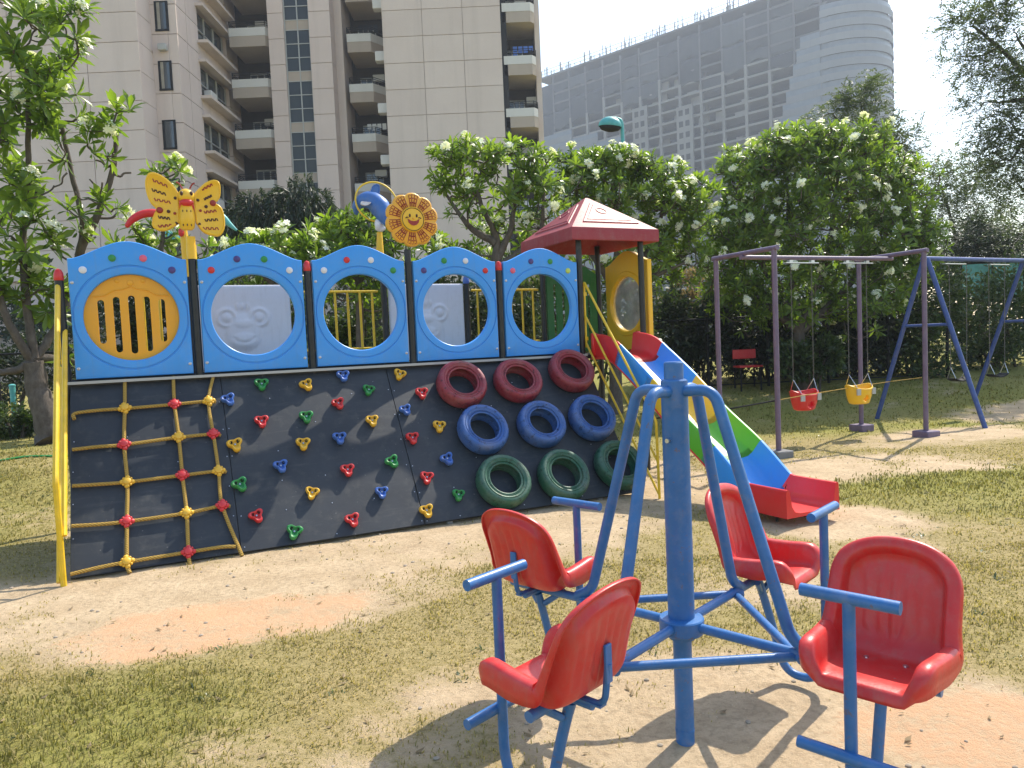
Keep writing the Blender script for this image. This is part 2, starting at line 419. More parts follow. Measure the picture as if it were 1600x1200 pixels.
def bare_mask(x, y):
    """1 where the turf is worn to sand"""
    lx = (x-PO[0])*PD[0]+(y-PO[1])*PD[1]; ly = (x-PO[0])*PB[0]+(y-PO[1])*PB[1]
    strip = (1-sstep(np.abs(ly+1.6), .35, 1.45))*sstep(lx, -2.6, -.6)*(1-sstep(lx, 5.2, 6.6))
    under = (1-sstep(np.abs(ly+.1), .8, 1.6))*sstep(lx, -.5, .2)*(1-sstep(lx, 6, 7))
    b = np.maximum(strip, under)
    b = np.maximum(b, .95*blob(x, y, MC[0]+.12, MC[1]-.15, 1.25, 1.15))
    b = np.maximum(b, .9*blob(x, y, 1.5, 2.0, 1.3, .8))
    b = np.maximum(b, .92*blob(x, y, 3.9, 8.4, 2.2, 1.0, .42))
    b = np.maximum(b, .8*blob(x, y, 6.0, 10.3, 2.4, .8, .42))
    b = np.maximum(b, .8*blob(x, y, 8.6, 12.6, 2.2, .9, .42))
    b = np.maximum(b, .9*blob(x, y, 2.45, 6.1, 1.1, .7))
    b = np.maximum(b, .45*blob(x, y, 2.6, 4.6, 1.6, .9))
    a = gr(335, 972); c_ = gr(730, 1130); d_ = gr(1450, 1150); e_ = gr(640, 1190)
    b = np.maximum(b, 1.0*blob(x, y, a[0], a[1], 1.5, .62, .25)); b = np.maximum(b, .8*blob(x, y, c_[0], c_[1], .55, .5)); b = np.maximum(b, .95*blob(x, y, d_[0], d_[1], .8, .6)); b = np.maximum(b, .6*blob(x, y, e_[0], e_[1], .4, .25))
    n = fbm(x, y, 1.1, 5)-.5; f = fbm(x, y, 7.0, 3)-.5
    return np.clip(b*.92+n*1.55+f*.5+.03, 0, 1)
def orange_mask(x, y):
    a = gr(335, 972); b_ = gr(1560, 1140); c = gr(1500, 1200)
    o = np.maximum(1.2*blob(x, y, a[0]+.1, a[1]+.02, 1.0, .56, .25), .9*blob(x, y, b_[0], b_[1], .75, .45))
    o = np.maximum(o, .75*blob(x, y, MC[0]+1.3, MC[1]-.75, .8, .6))
    return sstep(o*1.1+(fbm(x, y, 2.2, 5)-.5)*1.5, .15, 1.0)
def lush_mask(x, y):
    a = gr(1520, 760); b_ = gr(60, 1150); c = gr(1330, 640)
    o = np.maximum(.9*blob(x, y, a[0], a[1], 2.6, 1.5), .8*blob(x, y, b_[0], b_[1], 1.0, .7))
    o = np.maximum(o, .9*sstep(y, 9.6, 12)*sstep(x, -1, 2))
    o = np.maximum(o, .55*sstep(-x, 3.9, 5.0))
    return np.clip(o+(fbm(x, y, .8, 4)-.5)*.9, 0, 1)
def axis(lo, hi, step, far):
    a = list(np.arange(lo, hi, step)); s = step; p = a[0]; q = a[-1]; L = []; Rr = []
    while p > -far: s *= 1.25; p -= s; L.append(p)
    s = step
    while q < far: s *= 1.25; q += s; Rr.append(q)
    return np.array(L[::-1]+a+Rr)
gx = axis(-8, 9, .06, 1500); gy = axis(1.2, 15, .06, 1500)
GX, GY = np.meshgrid(gx, gy); nx, ny = len(gx), len(gy)
GV = np.stack([GX, GY, height(GX, GY)], -1).reshape(-1, 3)
ii = np.arange(nx*ny).reshape(ny, nx)
GF = np.stack([ii[:-1, :-1], ii[:-1, 1:], ii[1:, 1:], ii[1:, :-1]], -1).reshape(-1, 4)
def ground_mat():
    t = NT('worn_turf_and_sand'); v = t.coord()
    A = lambda n: t.n('ShaderNodeAttribute', attribute_name=n).outputs['Fac']
    n1 = t.noise(v, 3.2, 8, .65); n2 = t.noise(v, 26, 6, .7); n3 = t.noise(v, 140, 4, .7); n4 = t.noise(v, 1.1, 5, .6)
    sand = t.mix(t.ramp(n1, [(.3, 0.0), (.72, 1.0)]), (.44, .325, .20), (.61, .47, .305))
    sand = t.mix(t.math('MULTIPLY', t.ramp(n2, [(.46, 0.0), (.68, 1.0)]), .62), sand, (.27, .20, .12))
    sand = t.mix(t.math('MULTIPLY', t.ramp(n3, [(.6, 0.0), (.72, 1.0)]), .5), sand, (.20, .15, .095))
    sand = t.mix(t.math('MULTIPLY', t.ramp(t.noise(v, 75, 3, .6), [(.62, 0.0), (.7, 1.0)]), .55), sand, (.62, .53, .39))
    clay = t.mix(n2, (.50, .285, .155), (.62, .39, .23))
    cf = t.math('ADD', t.math('MULTIPLY', A('clay'), .82), t.math('ADD', t.math('MULTIPLY', t.math('SUBTRACT', n2, .5), 1.9), t.math('MULTIPLY', t.math('SUBTRACT', n1, .5), 2.0)))
    sand = t.mix(t.math('MULTIPLY', t.ramp(cf, [(.38, 0.0), (1.15, 1.0)]), .95), sand, clay)
    dry = t.mix(t.ramp(n2, [(.3, 0.0), (.7, 1.0)]), (.235, .185, .075), (.45, .355, .17))
    lush = t.mix(t.ramp(n2, [(.3, 0.0), (.7, 1.0)]), (.155, .165, .032), (.35, .315, .085))
    turf = t.mix(A('lush'), dry, lush)
    turf = t.mix(t.math('MULTIPLY', t.ramp(n3, [(.5, 0.0), (.66, 1.0)]), .6), turf, (.13, .108, .04))
    bm = t.math('ADD', A('bare'), t.math('MULTIPLY', t.math('SUBTRACT', n2, .5), .95))
    bm = t.math('ADD', bm, t.math('MULTIPLY', t.math('SUBTRACT', n3, .5), .8))
    fac = t.ramp(bm, [(.28, 0.0), (.70, 1.0)])
    col = t.mix(fac, turf, sand)
    h = t.math('ADD', t.math('MULTIPLY', n2, .7), t.math('MULTIPLY', n3, .4))
    return t.done(t.pbr(col, .92, 0, t.bump(h, .75, .03), .12))
bx, by = GV[:, 0], GV[:, 1]
ground = np_mesh('ground', GV, GF, ground_mat(), attr={'bare': bare_mask(bx, by), 'clay': orange_mask(bx, by), 'lush': lush_mask(bx, by)})
tag(ground, 'worn park lawn of dry turf, sand and clay', 'ground', kind='structure')

# ------------------------------------------------------------------ grass: short blades where the turf survives
def hgt(x, y): return float(height(np.array([x]), np.array([y]))[0])
def grass_blades():
    xs = []; ys = []
    for n, (x0, x1, y0, y1) in ((150000, (-5.0, 5.6, 2.0, 5.2)), (110000, (-7, 9.5, 4.6, 9.5)), (36000, (-10, 15, 8.5, 16))):
        x = RNG.uniform(x0, x1, n); y = RNG.uniform(y0, y1, n)
        k = (bare_mask(x, y) < RNG.uniform(.1, .85, n)**1.1) & (np.abs(x) < y*.95+1.3); xs.append(x[k]); ys.append(y[k])
    x = np.concatenate(xs); y = np.concatenate(ys); n = len(x); z = height(x, y)
    lush = lush_mask(x, y); cl = fbm(x, y, 5.0, 3)
    L = (RNG.uniform(.006, .020, n)+.012*lush)*(.25+1.6*cl**1.5+.35*fbm(x, y, 1.6, 2))*(1+.05*y); w = .0013+.00050*y
    a = RNG.uniform(0, 2*PI, n); ln = RNG.uniform(.2, 1.1, n)
    dx, dy = np.cos(a), np.sin(a)
    B = np.stack([x, y, z-.003], -1); side = np.stack([-dy, dx, 0*dx], -1)*w[:, None]
    mid = B+np.stack([dx*ln*L*.35, dy*ln*L*.35, L*.6], -1); tip = B+np.stack([dx*ln*L, dy*ln*L, L*(1.05-.35*ln)], -1)
    V = np.stack([B-side, B+side, mid+side*.8, tip, mid-side*.8], 1).reshape(-1, 3)
    b = np.arange(n)*5
    F = np.concatenate([np.stack([b, b+1, b+2, b+4], -1), np.stack([b+4, b+2, b+3, b+3], -1)])
    F = F[:n]; T = np.stack([b+4, b+2, b+3], -1)
    Q = np.concatenate([np.stack([b, b+1, b+2], -1), np.stack([b, b+2, b+4], -1), T])
    age = np.clip(RNG.uniform(.15, 1.0, n)-.55*lush, 0, 1)
    return V, Q, np.repeat(age, 5)
gV, gQ, gA = grass_blades()
def weeds():
    """coarser tufts and creeping weeds here and there"""
    r = np.random.default_rng(77); n = 420; x = r.uniform(-6, 6, n); y = r.uniform(2.2, 11, n); k = (np.abs(x) < y*.75) & (bare_mask(x, y) < .6); x, y = x[k], y[k]
    x = np.repeat(x, 12)+r.normal(size=12*len(x))*.022; y = np.repeat(y, 12)+r.normal(size=len(x))*.022; m_ = len(x); z = height(x, y)
    a = r.uniform(0, 2*PI, m_); L = r.uniform(.015, .045, m_)*np.repeat(r.uniform(.5, 1.2, m_//12), 12); d = np.stack([np.cos(a)*.8, np.sin(a)*.8, r.uniform(.2, .9, m_)], -1); s_ = np.stack([-np.sin(a), np.cos(a), 0*a], -1)*(L*.13)[:, None]
    B = np.stack([x, y, z-.002], -1); V = np.stack([B-s_*.5, B+s_*.5, B+d*(L*.55)[:, None]+s_, B+d*L[:, None]-np.array([0, 0, .3])*(L*.6)[:, None], B+d*(L*.55)[:, None]-s_], 1).reshape(-1, 3); b = np.arange(m_)*5
    F = np.concatenate([np.stack([b, b+1, b+2], -1), np.stack([b, b+2, b+4], -1), np.stack([b+4, b+2, b+3], -1)])
    o = np_mesh('weeds', V, F, M['leaf_hedge'], attr={'age': np.repeat(np.repeat(r.random(m_//12), 12), 5)}); tag(o, 'small green weed tufts dotted through the dry turf', 'weeds', kind='stuff')
weeds()
o = np_mesh('grass', gV, gQ, M['grass_blade'], attr={'age': gA})
tag(o, 'short dry grass blades left on the worn lawn', 'grass', kind='stuff')
# fallen leaves, scattered on the sand and turf
def litter():
    V = []; F = []; age = []
    r = random.Random(3)
    for i in range(520):
        y = r.uniform(2.2, 11); x = r.uniform(-.75, .75)*y; s = r.uniform(.008, .026); a = r.uniform(0, 2*PI)
        z = hgt(x, y)+.006; c, q = math.cos(a), math.sin(a); b = len(V)
        for (px, py, pz) in ((-1, 0, .1), (0, -.4, .0), (1, 0, .35), (0, .4, .05)):
            V.append((x+(px*c-py*q)*s, y+(px*q+py*c)*s, z+pz*s))
        F.append((b, b+1, b+2, b+3)); age += [r.random()]*4
    o = np_mesh('leaf_litter', np.array(V), np.array(F), M['leaf_dry'], attr={'age': np.array(age)}, smooth=False)
    tag(o, 'small dry fallen leaves scattered over the sand', 'leaf litter', kind='stuff')
litter()
# small stones and crumbs of clay
def pebbles():
    mb = MB(); r = random.Random(9)
    for i in range(420):
        y = r.uniform(2.1, 9); x = r.uniform(-.75, .75)*y; s = r.uniform(.004, .013)
        if float(bare_mask(np.array([x]), np.array([y]))[0]) < .5: continue
        mb.ball((x, y, hgt(x, y)+s*.25), s, 5, 0, (r.uniform(.8, 1.4), r.uniform(.8, 1.3), .6))
    o = mb.build('pebbles', concrete('pebble_stone', (.30, .25, .19), (.46, .39, .30), 40, .2)); tag(o, 'tiny stones and clods lying on the bare sand', 'pebbles', kind='stuff')
pebbles()
# thin green hose on the left bank
P = [gr(u, v) for u, v in ((-60, 782), (0, 777), (45, 771), (92, 766), (150, 757), (230, 745))]
mb = MB(); pts = bez([(p[0], p[1], hgt(p[0], p[1])+.014) for p in P], 8); mb.tube(pts, .013, 8)
tag(mb.build('garden_hose', M['hold_green']), 'thin green hose lying across the dry grass at left edge', 'hose')
# ------------------------------------------------------------------ the long climbing frame with the slide (one bolted thing)
play = thing('play_structure', 'long blue panelled climbing frame with ramp, tyres, red roof and slide', 'climbing frame', PO, TH)
def to_loc(w): q = np.array(w)-PO; return np.array([q @ PD, q @ PB, q[2]])
def to_wor(l): return PO+PD*l[0]+PB*l[1]+np.array([0, 0, l[2]])
R0 = np.array([0, 0, 1.43]); RT = np.array([0, -1.02, -1.40])/1.7322; RN = np.array([0, -1.40, 1.02])/1.7322
RNW = PD*RN[0]+PB*RN[1]+np.array([0, 0, RN[2]])
def rp(u, v, off=0.0):
    l = to_loc(on_plane(u, v, to_wor(R0+RN*off), RNW)); return l[0], (l-R0-RN*off) @ RT
def RP(x, s, off=0.0): return R0+np.array([x, 0, 0])+RT*s+RN*off
def ramp_matrix(x, s, off=0.0, rot=0.0):
    """local z = ramp normal, local y = up the ramp"""
    p = RP(x, s, off); Mx = Matrix.Identity(4); X = (1, 0, 0); Y = -RT; Z = RN
    for i in range(3): Mx[i][0], Mx[i][1], Mx[i][2], Mx[i][3] = X[i], Y[i], Z[i], p[i]
    return Mx @ Matrix.Rotation(rot, 4, 'Z')
# --- rubber faced boards
for x0, x1 in ((-.005, 1.166), (1.168, 2.70), (2.704, 5.0)):
    mb = MB(); Mx = ramp_matrix(0, 0)
    mb.box(x0, x1, -1.735, .02, -.026, 0, 0, Mx, .003); nsc = max(3, int((x1-x0)/.31))
    for i_ in range(nsc+1):
        for j_ in range(7):
            if 0 < i_ < nsc and random.random() < .45: continue
            mb.lathe([(.0055, 0), (.0045, .0025), (.0001, .003)], 8, 1, Mx @ Matrix.Translation((x0+.025+(x1-x0-.05)*i_/nsc+random.uniform(-.008, .008), -.03-.278*j_+random.uniform(-.01, .01), .0)))
    mb.build('ramp_board', [M['mat'], M['steel']], play)
mb = MB()
for x in (.02, 1.16, 2.70, 3.9, 4.95): mb.box(x-.025, x+.025, -1.70, 0, -.075, -.027, 0, ramp_matrix(0, 0))
mb.build('ramp_frame', M['post_black'], play)
for x in (2.95, 3.35, 4.15, 4.55):
    mb = MB(); mb.box(x-.025, x+.025, -.99, -.93, -.08, .06); mb.build('ramp_foot', M['conc'], play)
mb = MB(); mb.box(-.02, 5.02, -.075, -.030, 1.405, 1.428); mb.build('ledge_trim', M['alu'], play)
# --- deck
mb = MB(); mb.box(-.02, 5.06, -.028, 1.02, 1.375, 1.415); mb.box(5.062, 5.9, -.028, 1.02, 1.375, 1.415); mb.build('deck', M['deck'], play)
# --- posts
def post(x, y, z1, cap=None, r=.034):
    mb = MB(); mb.tube([(x, y, -.05), (x, y, z1)], r, 14); p = mb.build('post', M['post_black'], play)
    if cap:
        mb = MB(); mb.lathe([(r*1.02, -.005), (r*1.12, 0), (r*1.12, .03), (r*1.0, .06), (r*.65, .085), (.0001, .095)], 14, 0, Matrix.Translation((x, y, z1)))
        mb.build('post_cap', M[cap], p)
    return p
post(-.03, 0, 2.28, 'red'); post(1, 0, 2.50); post(2, 0, 2.36, 'red'); post(3, 0, 2.57); post(4, 0, 2.37, 'red')
post(5, 0, 2.78); post(5.84, 0, 2.78); post(5.06, 1.0, 2.78); post(5.88, 1.0, 2.78)
post(0, 1, 2.3, 'red'); post(1, 1, 2.45); post(2.06, 1, 2.33); post(3.02, 1, 2.52); post(4.03, 1, 2.32, 'hold_blue')
# --- blue porthole panels
def panel_ring(k, hr, w=.455, z0=1.445, zs=2.455, hz=1.955):
    """outline points by angle around the porthole centre"""
    n = 144; A = [2*PI*i/n for i in range(n)]
    for (cx, cz) in ((w, z0-hz), (-w, z0-hz), (w, zs-hz), (-w, zs-hz)):
        a = math.atan2(cz, cx) % (2*PI); j = min(range(n), key=lambda i: abs((A[i]-a+PI) % (2*PI)-PI)); A[j] = a
    def top(x):
        t = max(0, 1-abs(x)/(w-.015)); t = t*t*(3-2*t) if t < .5 else t*t*(3-2*t)
        return zs+.150*(t**.78)
    out = []
    for a in A:
        c, s = math.cos(a), math.sin(a); lo, hi = 0, 1.2
        for _ in range(40):
            mid = (lo+hi)/2; x, z = c*mid, hz+s*mid
            if abs(x) <= w and z0 <= z <= top(x): lo = mid
            else: hi = mid
        out.append((c*lo, hz+s*lo))
    hole = [(math.cos(a)*hr, hz+math.sin(a)*hr) for a in A]
    return A, out, hole, hz
def shrink(loop, d, c):
    o = []
    for x, z in loop:
        dx, dz = x-c[0], z-c[1]; L = math.hypot(dx, dz); o.append((c[0]+dx*(L-d)/L, c[1]+dz*(L-d)/L))
    return o
STUDS = [('white', 'green', 'pink', 'purple'), ('red', 'purple', 'green', 'white'), ('white', 'red', 'white', 'green'),
         ('purple', 'green', 'white', 'red'), ('pink', 'purple', 'green', 'lime')]
for i in range(5):
    cx = i+.5-.005
    A, out, hole, hz = panel_ring(i, .368); c = (0, hz); y0 = -.034
    P = lambda loop, y: [(cx+x, y, z) for x, z in loop]
    g = lambda r: [(math.cos(a)*r, hz+math.sin(a)*r) for a in A]
    mb = MB()
    def rel(r):  # keep the groove rings inside the outline
        return [p if math.hypot(p[0], p[1]-hz) < math.hypot(q[0], q[1]-hz)-.012 else (q[0]*.97, hz+(q[1]-hz)*.97) for p, q in zip(g(r), out)]
    L = [P(out, .022), P(out, y0+.012), P(shrink(out, .005, c), y0+.003), P(shrink(out, .013, c), y0),
         P(rel(.450), y0), P(rel(.446), y0+.009), P(rel(.438), y0+.009), P(rel(.434), y0),
         P(g(.384), y0), P(g(.374), y0+.003), P(g(.369), y0+.010), P(hole, .022)]
    mb.rings(L+[L[0]])
    pn = mb.build('porthole_panel', M['panel_blue'], play, angle=28)
    for k, (x, z) in enumerate(((-.345, .405), (-.122, .505), (.115, .505), (.335, .405))):
        mb = MB(); mb.lathe([(.030, -.002), (.030, .006), (.025, .010), (.012, .014), (.0001, .015)], 18, 0, frame_to((0, -1, 0), (cx+x, y0, hz+z)))
        mb.build('stud', M[STUDS[i][k]], pn)
    mb = MB()
    for x, z in ((-.43, .3), (.43, .3), (-.43, -.42), (.43, -.42)):
        mb.lathe([(.014, 0), (.013, .004), (.007, .008), (.0001, .009)], 12, 0, frame_to((0, -1, 0), (cx+x, y0, hz+z)))
    mb.build('bolt', M['steel'], pn)
# --- slotted amber disc closing the first porthole
def slot(x, z0, z1, r, n=8):
    return [(x+r*math.cos(PI*k/n), z1+r*math.sin(PI*k/n)) for k in range(n+1)]+[(x+r*math.cos(PI+PI*k/n), z0+r*math.sin(PI+PI*k/n)) for k in range(n+1)]
hz = 1.955; cx = .495
loops = [circ(.395, 72, cx, hz)]
for x, b, t in ((-.235, -.19, .13), (-.117, -.27, .155), (0, -.285, .165), (.117, -.27, .155), (.235, -.19, .13)):
    loops.append(slot(cx+x, hz+b, hz+t, .0265))
mb = MB(); mb.plate(loops, .010, .045)
for s in (-1, 1):   # moulded crown line over the slots
    mb.tube(bez([(cx, .008, hz+.272), (cx+s*.06, .008, hz+.245), (cx+s*.13, .008, hz+.235), (cx+s*.2, .008, hz+.195), (cx+s*.29, .008, hz+.185)], 5), .007, 6)
mb.lathe([(.028, -.002), (.022, .008), (.0001, .012)], 14, 0, frame_to((0, -1, 0), (cx, .011, hz+.30)))
mb.lathe([(.02, -.002), (.016, .007), (.0001, .01)], 12, 0, frame_to((0, -1, 0), (cx+.1, .011, hz+.315)))
mb.lathe([(.02, -.002), (.016, .007), (.0001, .01)], 12, 0, frame_to((0, -1, 0), (cx-.1, .011, hz+.315)))
mb.build('slotted_disc', M['amber'], play, label='amber disc with five upright slots')
# --- white relief panels at the back of the deck
def relief(x0, x1, z0, z1, y):
    n = 64; cx = (x0+x1)/2; w = (x1-x0)/2; cz = (z0+z1)/2; hh = (z1-z0)/2
    def h(x, z):
        d = 0
        def bump(px, pz, rx, rz, a):
            q = ((x-px)/rx)**2+((z-pz)/rz)**2; return a*max(0, 1-q)**.6 if q < 1 else 0
        def rim(px, pz, rx, rz, wd, a):
            q = math.hypot((x-px)/rx, (z-pz)/rz); return a*math.exp(-((q-1)/wd)**2)
        d = max(d, rim(-.16, .10, .085, .085, .22, .016)); d = max(d, bump(-.16, .10, .055, .055, .02))
        d = max(d, rim(.16, .10, .085, .085, .22, .016)); d = max(d, bump(.16, .10, .055, .055, .02))
        d = max(d, bump(0, -.06, .185, .20, .022)); d = max(d, bump(0, -.13, .15, .11, .034)); d = max(d, bump(0, .03, .12, .07, .03))
        d -= rim(0, -.10, .10, .06, .16, .010) if z < -.10 else 0
        for k in (-1, 0, 1):
            d = max(d, bump(.05*k, .215+.0*k, .015, .04, .012))
        return d
    def fn(u, v):
        x = x0+(x1-x0)*u; z = z0+(z1-z0)*v; e = min(u, 1-u, v, 1-v)*n
        return (x, y-h(x-cx+.02, z-cz)-(.012 if e > .5 else 0), z)
    mb = MB(); mb.grid(fn, n, n); mb.box(x0, x1, y, y+.03, z0, z1); o = mb.build('relief_panel', M['white'], play, angle=60, fix=False, label='white panel with a raised animal face'); return o
relief(1.05, 1.985, 1.44, 2.315, 1.0); relief(3.075, 3.985, 1.44, 2.315, 1.0)
# --- yellow bar railings at the back
def back_rail(x0, x1, n, name='bar_railing', y=1.0, z0=1.60, z1=2.235):
    mb = MB(); mb.tube([(x0, y, z1), (x1, y, z1)], .014, 8); mb.tube([(x0, y, z0), (x1, y, z0)], .012, 8)
    for k in range(n):
        x = x0+(x1-x0)*(k+.5)/n; mb.tube([(x, y, z0), (x, y, z1)], .013, 8)
    mb.build(name, M['rail_yellow'], play)
back_rail(2.12, 2.95, 6); back_rail(4.09, 4.99, 6); back_rail(.06, .94, 6)
# --- tower: green slotted back, yellow window panel, red roof
loops = [[(5.11, 1.44), (5.84, 1.44), (5.84, 2.42), (5.68, 2.52), (5.27, 2.52), (5.11, 2.42)]]
for k in range(5): loops.append(slot(5.225+k*.125, 1.6, 2.28, .024))
mb = MB(); mb.plate(loops, .985, 1.02); mb.build('slotted_green_panel', M['dark_green'], play)
n = 120; W2 = .455; yc = .43; hz = 2.005
A, out, hole, _ = panel_ring(0, .33, W2, 1.445, 2.50, hz)
P = lambda loop, x: [(x, yc+a, z) for a, z in loop]
cc = (0, hz); mb = MB(); x0 = 5.915
g = lambda r: [(math.cos(a)*r, hz+math.sin(a)*r) for a in A]
L = [P(out, x0+.055), P(out, x0+.010), P(shrink(out, .008, cc), x0), P(g(.40), x0), P(g(.385), x0-.016), P(g(.345), x0-.016), P(g(.332), x0), P(hole, x0+.055)]
mb.rings(L+[L[0]]); yp = mb.build('round_window_panel', M['yellow'], play, angle=30, label='yellow arched panel with round clear window')
t = NT('scratched_acrylic'); v = t.coord(); a = t.noise(v, 5, 6, .7)
gl = t.n('ShaderNodeBsdfTransparent'); df = t.pbr((.52, .50, .46), .35)
mx = t.n('ShaderNodeMixShader'); t.set(mx, 0, t.ramp(a, [(.3, .35), (.75, .8)])); t.t.links.new(gl.outputs[0], mx.inputs[1]); t.t.links.new(df.outputs[0], mx.inputs[2])
M['acrylic'] = t.done(mx)
mb = MB()
def dome(u, v): r = .335*v; a = 2*PI*u; return (x0+.03-.03*(1-v*v), yc+math.cos(a)*max(r, 1e-4), hz+math.sin(a)*max(r, 1e-4))
mb.grid(dome, 40, 6); mb.build('window_pane', M['acrylic'], yp, fix=False)
# roof
rc = np.array([5.43, .50]); zb, ze, zt = 2.690, 2.838, 3.285; hw, hd = .585, .63
def sq(wx, wy, z, n=6):
    c = [(-wx, -wy), (wx, -wy), (wx, wy), (-wx, wy)]; o = []
    for i in range(4):
        a, b = np.array(c[i]), np.array(c[(i+1) % 4])
        for k in range(n): p = a+(b-a)*k/n; o.append((rc[0]+p[0], rc[1]+p[1], z))
    return o
mb = MB()
mb.rings([sq(hw-.02, hd-.02, zb), sq(hw-.005, hd-.005, zb), sq(hw, hd, zb+.008), sq(hw, hd, ze-.02), sq(hw-.004, hd-.004, ze-.006), sq(hw-.016, hd-.016, ze),
          sq(.03, .032, zt-.012), sq(.012, .012, zt)], cap1=True)
mb.rings([sq(hw-.02, hd-.02, zb), sq(hw-.03, hd-.03, zb+.01), sq(.05, .05, zt-.07)], cap1=True)
rf = mb.build('roof', M['roof_red'], play, angle=25)
def roof_face(dx, dy):
    """raised triangular field with a small oval boss on each roof face"""
    mb = MB(); a = hw if dx else hd; b = hd if dx else hw
    def Q(s, h, off):   # s along eave (-1..1 of b), h 0..1 up the face
        out_ = (a-.016)*(1-h)+.02*h; z = ze+(zt-ze)*h; nz = np.array([zt-ze, a-.03]); nz = nz/np.linalg.norm(nz)
        r = out_+nz[0]*off; z += nz[1]*off
        return (rc[0]+dx*r-dy*s*b*1.0, rc[1]+dy*r+dx*s*b*1.0, z)
    tri = [(-.66, .14), (.66, .14), (.07, .80), (-.07, .80)]; tri2 = [(-.63, .155), (.63, .155), (.065, .785), (-.065, .785)]
    V = [Q(s, h, .000) for s, h in tri]+[Q(s, h, .011) for s, h in tri2]
    mb.add(V, [(4, 5, 6, 7), (0, 1, 5, 4), (1, 2, 6, 5), (2, 3, 7, 6), (3, 0, 4, 7)])
    tri3 = [(-.52, .21), (.52, .21), (.045, .735), (-.045, .735)]; tri4 = [(-.50, .22), (.50, .22), (.04, .72), (-.04, .72)]
    V = [Q(s, h, .0105) for s, h in tri3]+[Q(s, h, .0165) for s, h in tri4]
    mb.add(V, [(4, 5, 6, 7), (0, 1, 5, 4), (1, 2, 6, 5), (2, 3, 7, 6), (3, 0, 4, 7)])
    mb.build('roof_field', M['roof_red'], rf, angle=20)
    mb = MB(); mb.tube([Q(.11*math.cos(2*PI*k/20), .50+.085*math.sin(2*PI*k/20), .018) for k in range(20)], .006, 6, closed=True)
    mb.build('oval_boss', M['roof_red'], rf)
for dx, dy in ((0, -1), (-1, 0), (1, 0), (0, 1)): roof_face(dx, dy)
# --- hand rails at both ends of the ramp
def hand_rail(x, ys=1.0, mat='rail_yellow', r=.0135, dx=0.0):
    yb = -1.28*ys; mb = MB()
    q = lambda y, z: (x, y*ys, z)
    mb.tube(bend([q(-.012, 1.50), q(-.012, 2.24), q(-1.27, .76), q(-1.285, -.02)], .03, 4), r, 8)
    mb.tube([(x+dx, -.012*ys, 1.86), (x+dx, -1.275*ys, .36)], r*.9, 8); mb.tube([(x-dx, -.012*ys, 1.55), (x-dx, -1.28*ys, .03)], r*.9, 8)
    for z in (1.6, 2.1): mb.box(x-.02, x+.02, -.03, .0, z-.02, z+.02)
    mb.build('hand_rail', M[mat], play)
hand_rail(5.045); hand_rail(-.040, .86, r=.021, dx=.026)
# --- slide: six coloured lengths of one trough
slide = MB(); SX = 5.41; PR = [(-.03, 1.405), (-.30, 1.395), (-.52, 1.315), (-1.02, 1.005), (-1.447, .70), (-1.904, .42), (-2.24, .165), (-2.36, .118), (-2.50, .112), (-2.86, .118)]
prof = bez([(0, a, b) for a, b in PR], 8)
lens = np.cumsum([0]+[np.linalg.norm(np.array(prof[i+1])-np.array(prof[i])) for i in range(len(prof)-1)])
def trough(p, t, hs):
    nrm = np.array([0, -t[2], t[1]]); nrm = nrm if nrm[2] > 0 else -nrm
    o = []
    for x, h in ((-.295, -.03), (-.295, hs-.02), (-.288, hs-.004), (-.276, hs), (-.262, hs-.006), (-.255, hs-.03), (-.235, .06), (-.205, .015), (-.15, 0), (0, -.004), (.15, 0), (.205, .015), (.235, .06),
                 (.255, hs-.03), (.262, hs-.006), (.276, hs), (.288, hs-.004), (.295, hs-.02), (.295, -.03)):
        o.append(tuple(np.array([SX+x, 0, 0])+np.array(p)+nrm*h))
    return o
cuts = [(-.03, 'slide_red'), (-.50, 'slide_blue'), (-1.03, 'slide_yellow'), (-1.45, 'slide_green'), (-1.90, 'slide_blue'), (-2.29, 'slide_red'), (-2.9, None)]
slide_o = None; edge_pts = {0: [], 18: []}
for k in range(6):
    idx = [i for i, p in enumerate(prof) if cuts[k+1][0]-.02 <= p[1] <= cuts[k][0]+.02]
    if k > 0: idx = [idx[0]-1]+idx if idx[0] > 0 else idx
    R_ = []
    for i in idx:
        a, b = np.array(prof[max(i-1, 0)]), np.array(prof[min(i+1, len(prof)-1)]); t_ = (b-a)/np.linalg.norm(b-a)
        hs = .20+.05*max(0, 1-abs(prof[i][1]+.06)/.5)
        e = .0 if 0 < k < 5 else 0
        R_.append(trough(prof[i], t_, hs+(.0025 if k % 2 else 0)))
    mb = MB(); n_ = len(R_[0]); mb.rings(R_, cap0=False, cap1=(k == 5) and False)
    # end faces of the trough walls
    if slide_o is None:
        slide_o = bpy.data.objects.new('slide', None); COL.objects.link(slide_o); slide_o.parent = play
    if k == 5:
        e = R_[-1]
        for quad in ((0, 1, 2, 3, 4, 5, 6, 7, 8), (18, 17, 16, 15, 14, 13, 12, 11, 10)): mb.add([e[q] for q in quad]+[tuple(np.array(e[9]))], [tuple(range(10))])
        mb.add([e[0], e[9], e[18]], [(0, 1, 2)])
    if k == 0:
        e = R_[0]; mb.box(SX-.32, SX+.32, -.06, -.02, 1.36, 1.41)
    mb.build('slide_section', M[cuts[k][1]], slide_o, angle=50)
    for e_ in (0, 18): edge_pts[e_] += [r_[e_] for r_ in R_][1:]
mb = MB()
for x in (-.16, .16): mb = MB(); mb.tube([(SX+x, -2.62, -.05), (SX+x, -2.62, .085)], .014, 8); mb.build('slide_leg', M['post_black'], slide_o)
for e_ in (0, 18):
    mb = MB(); mb.tube(edge_pts[e_], .010, 6); mb.build('slide_edge', M['slide_red'], slide_o)
mb = MB()
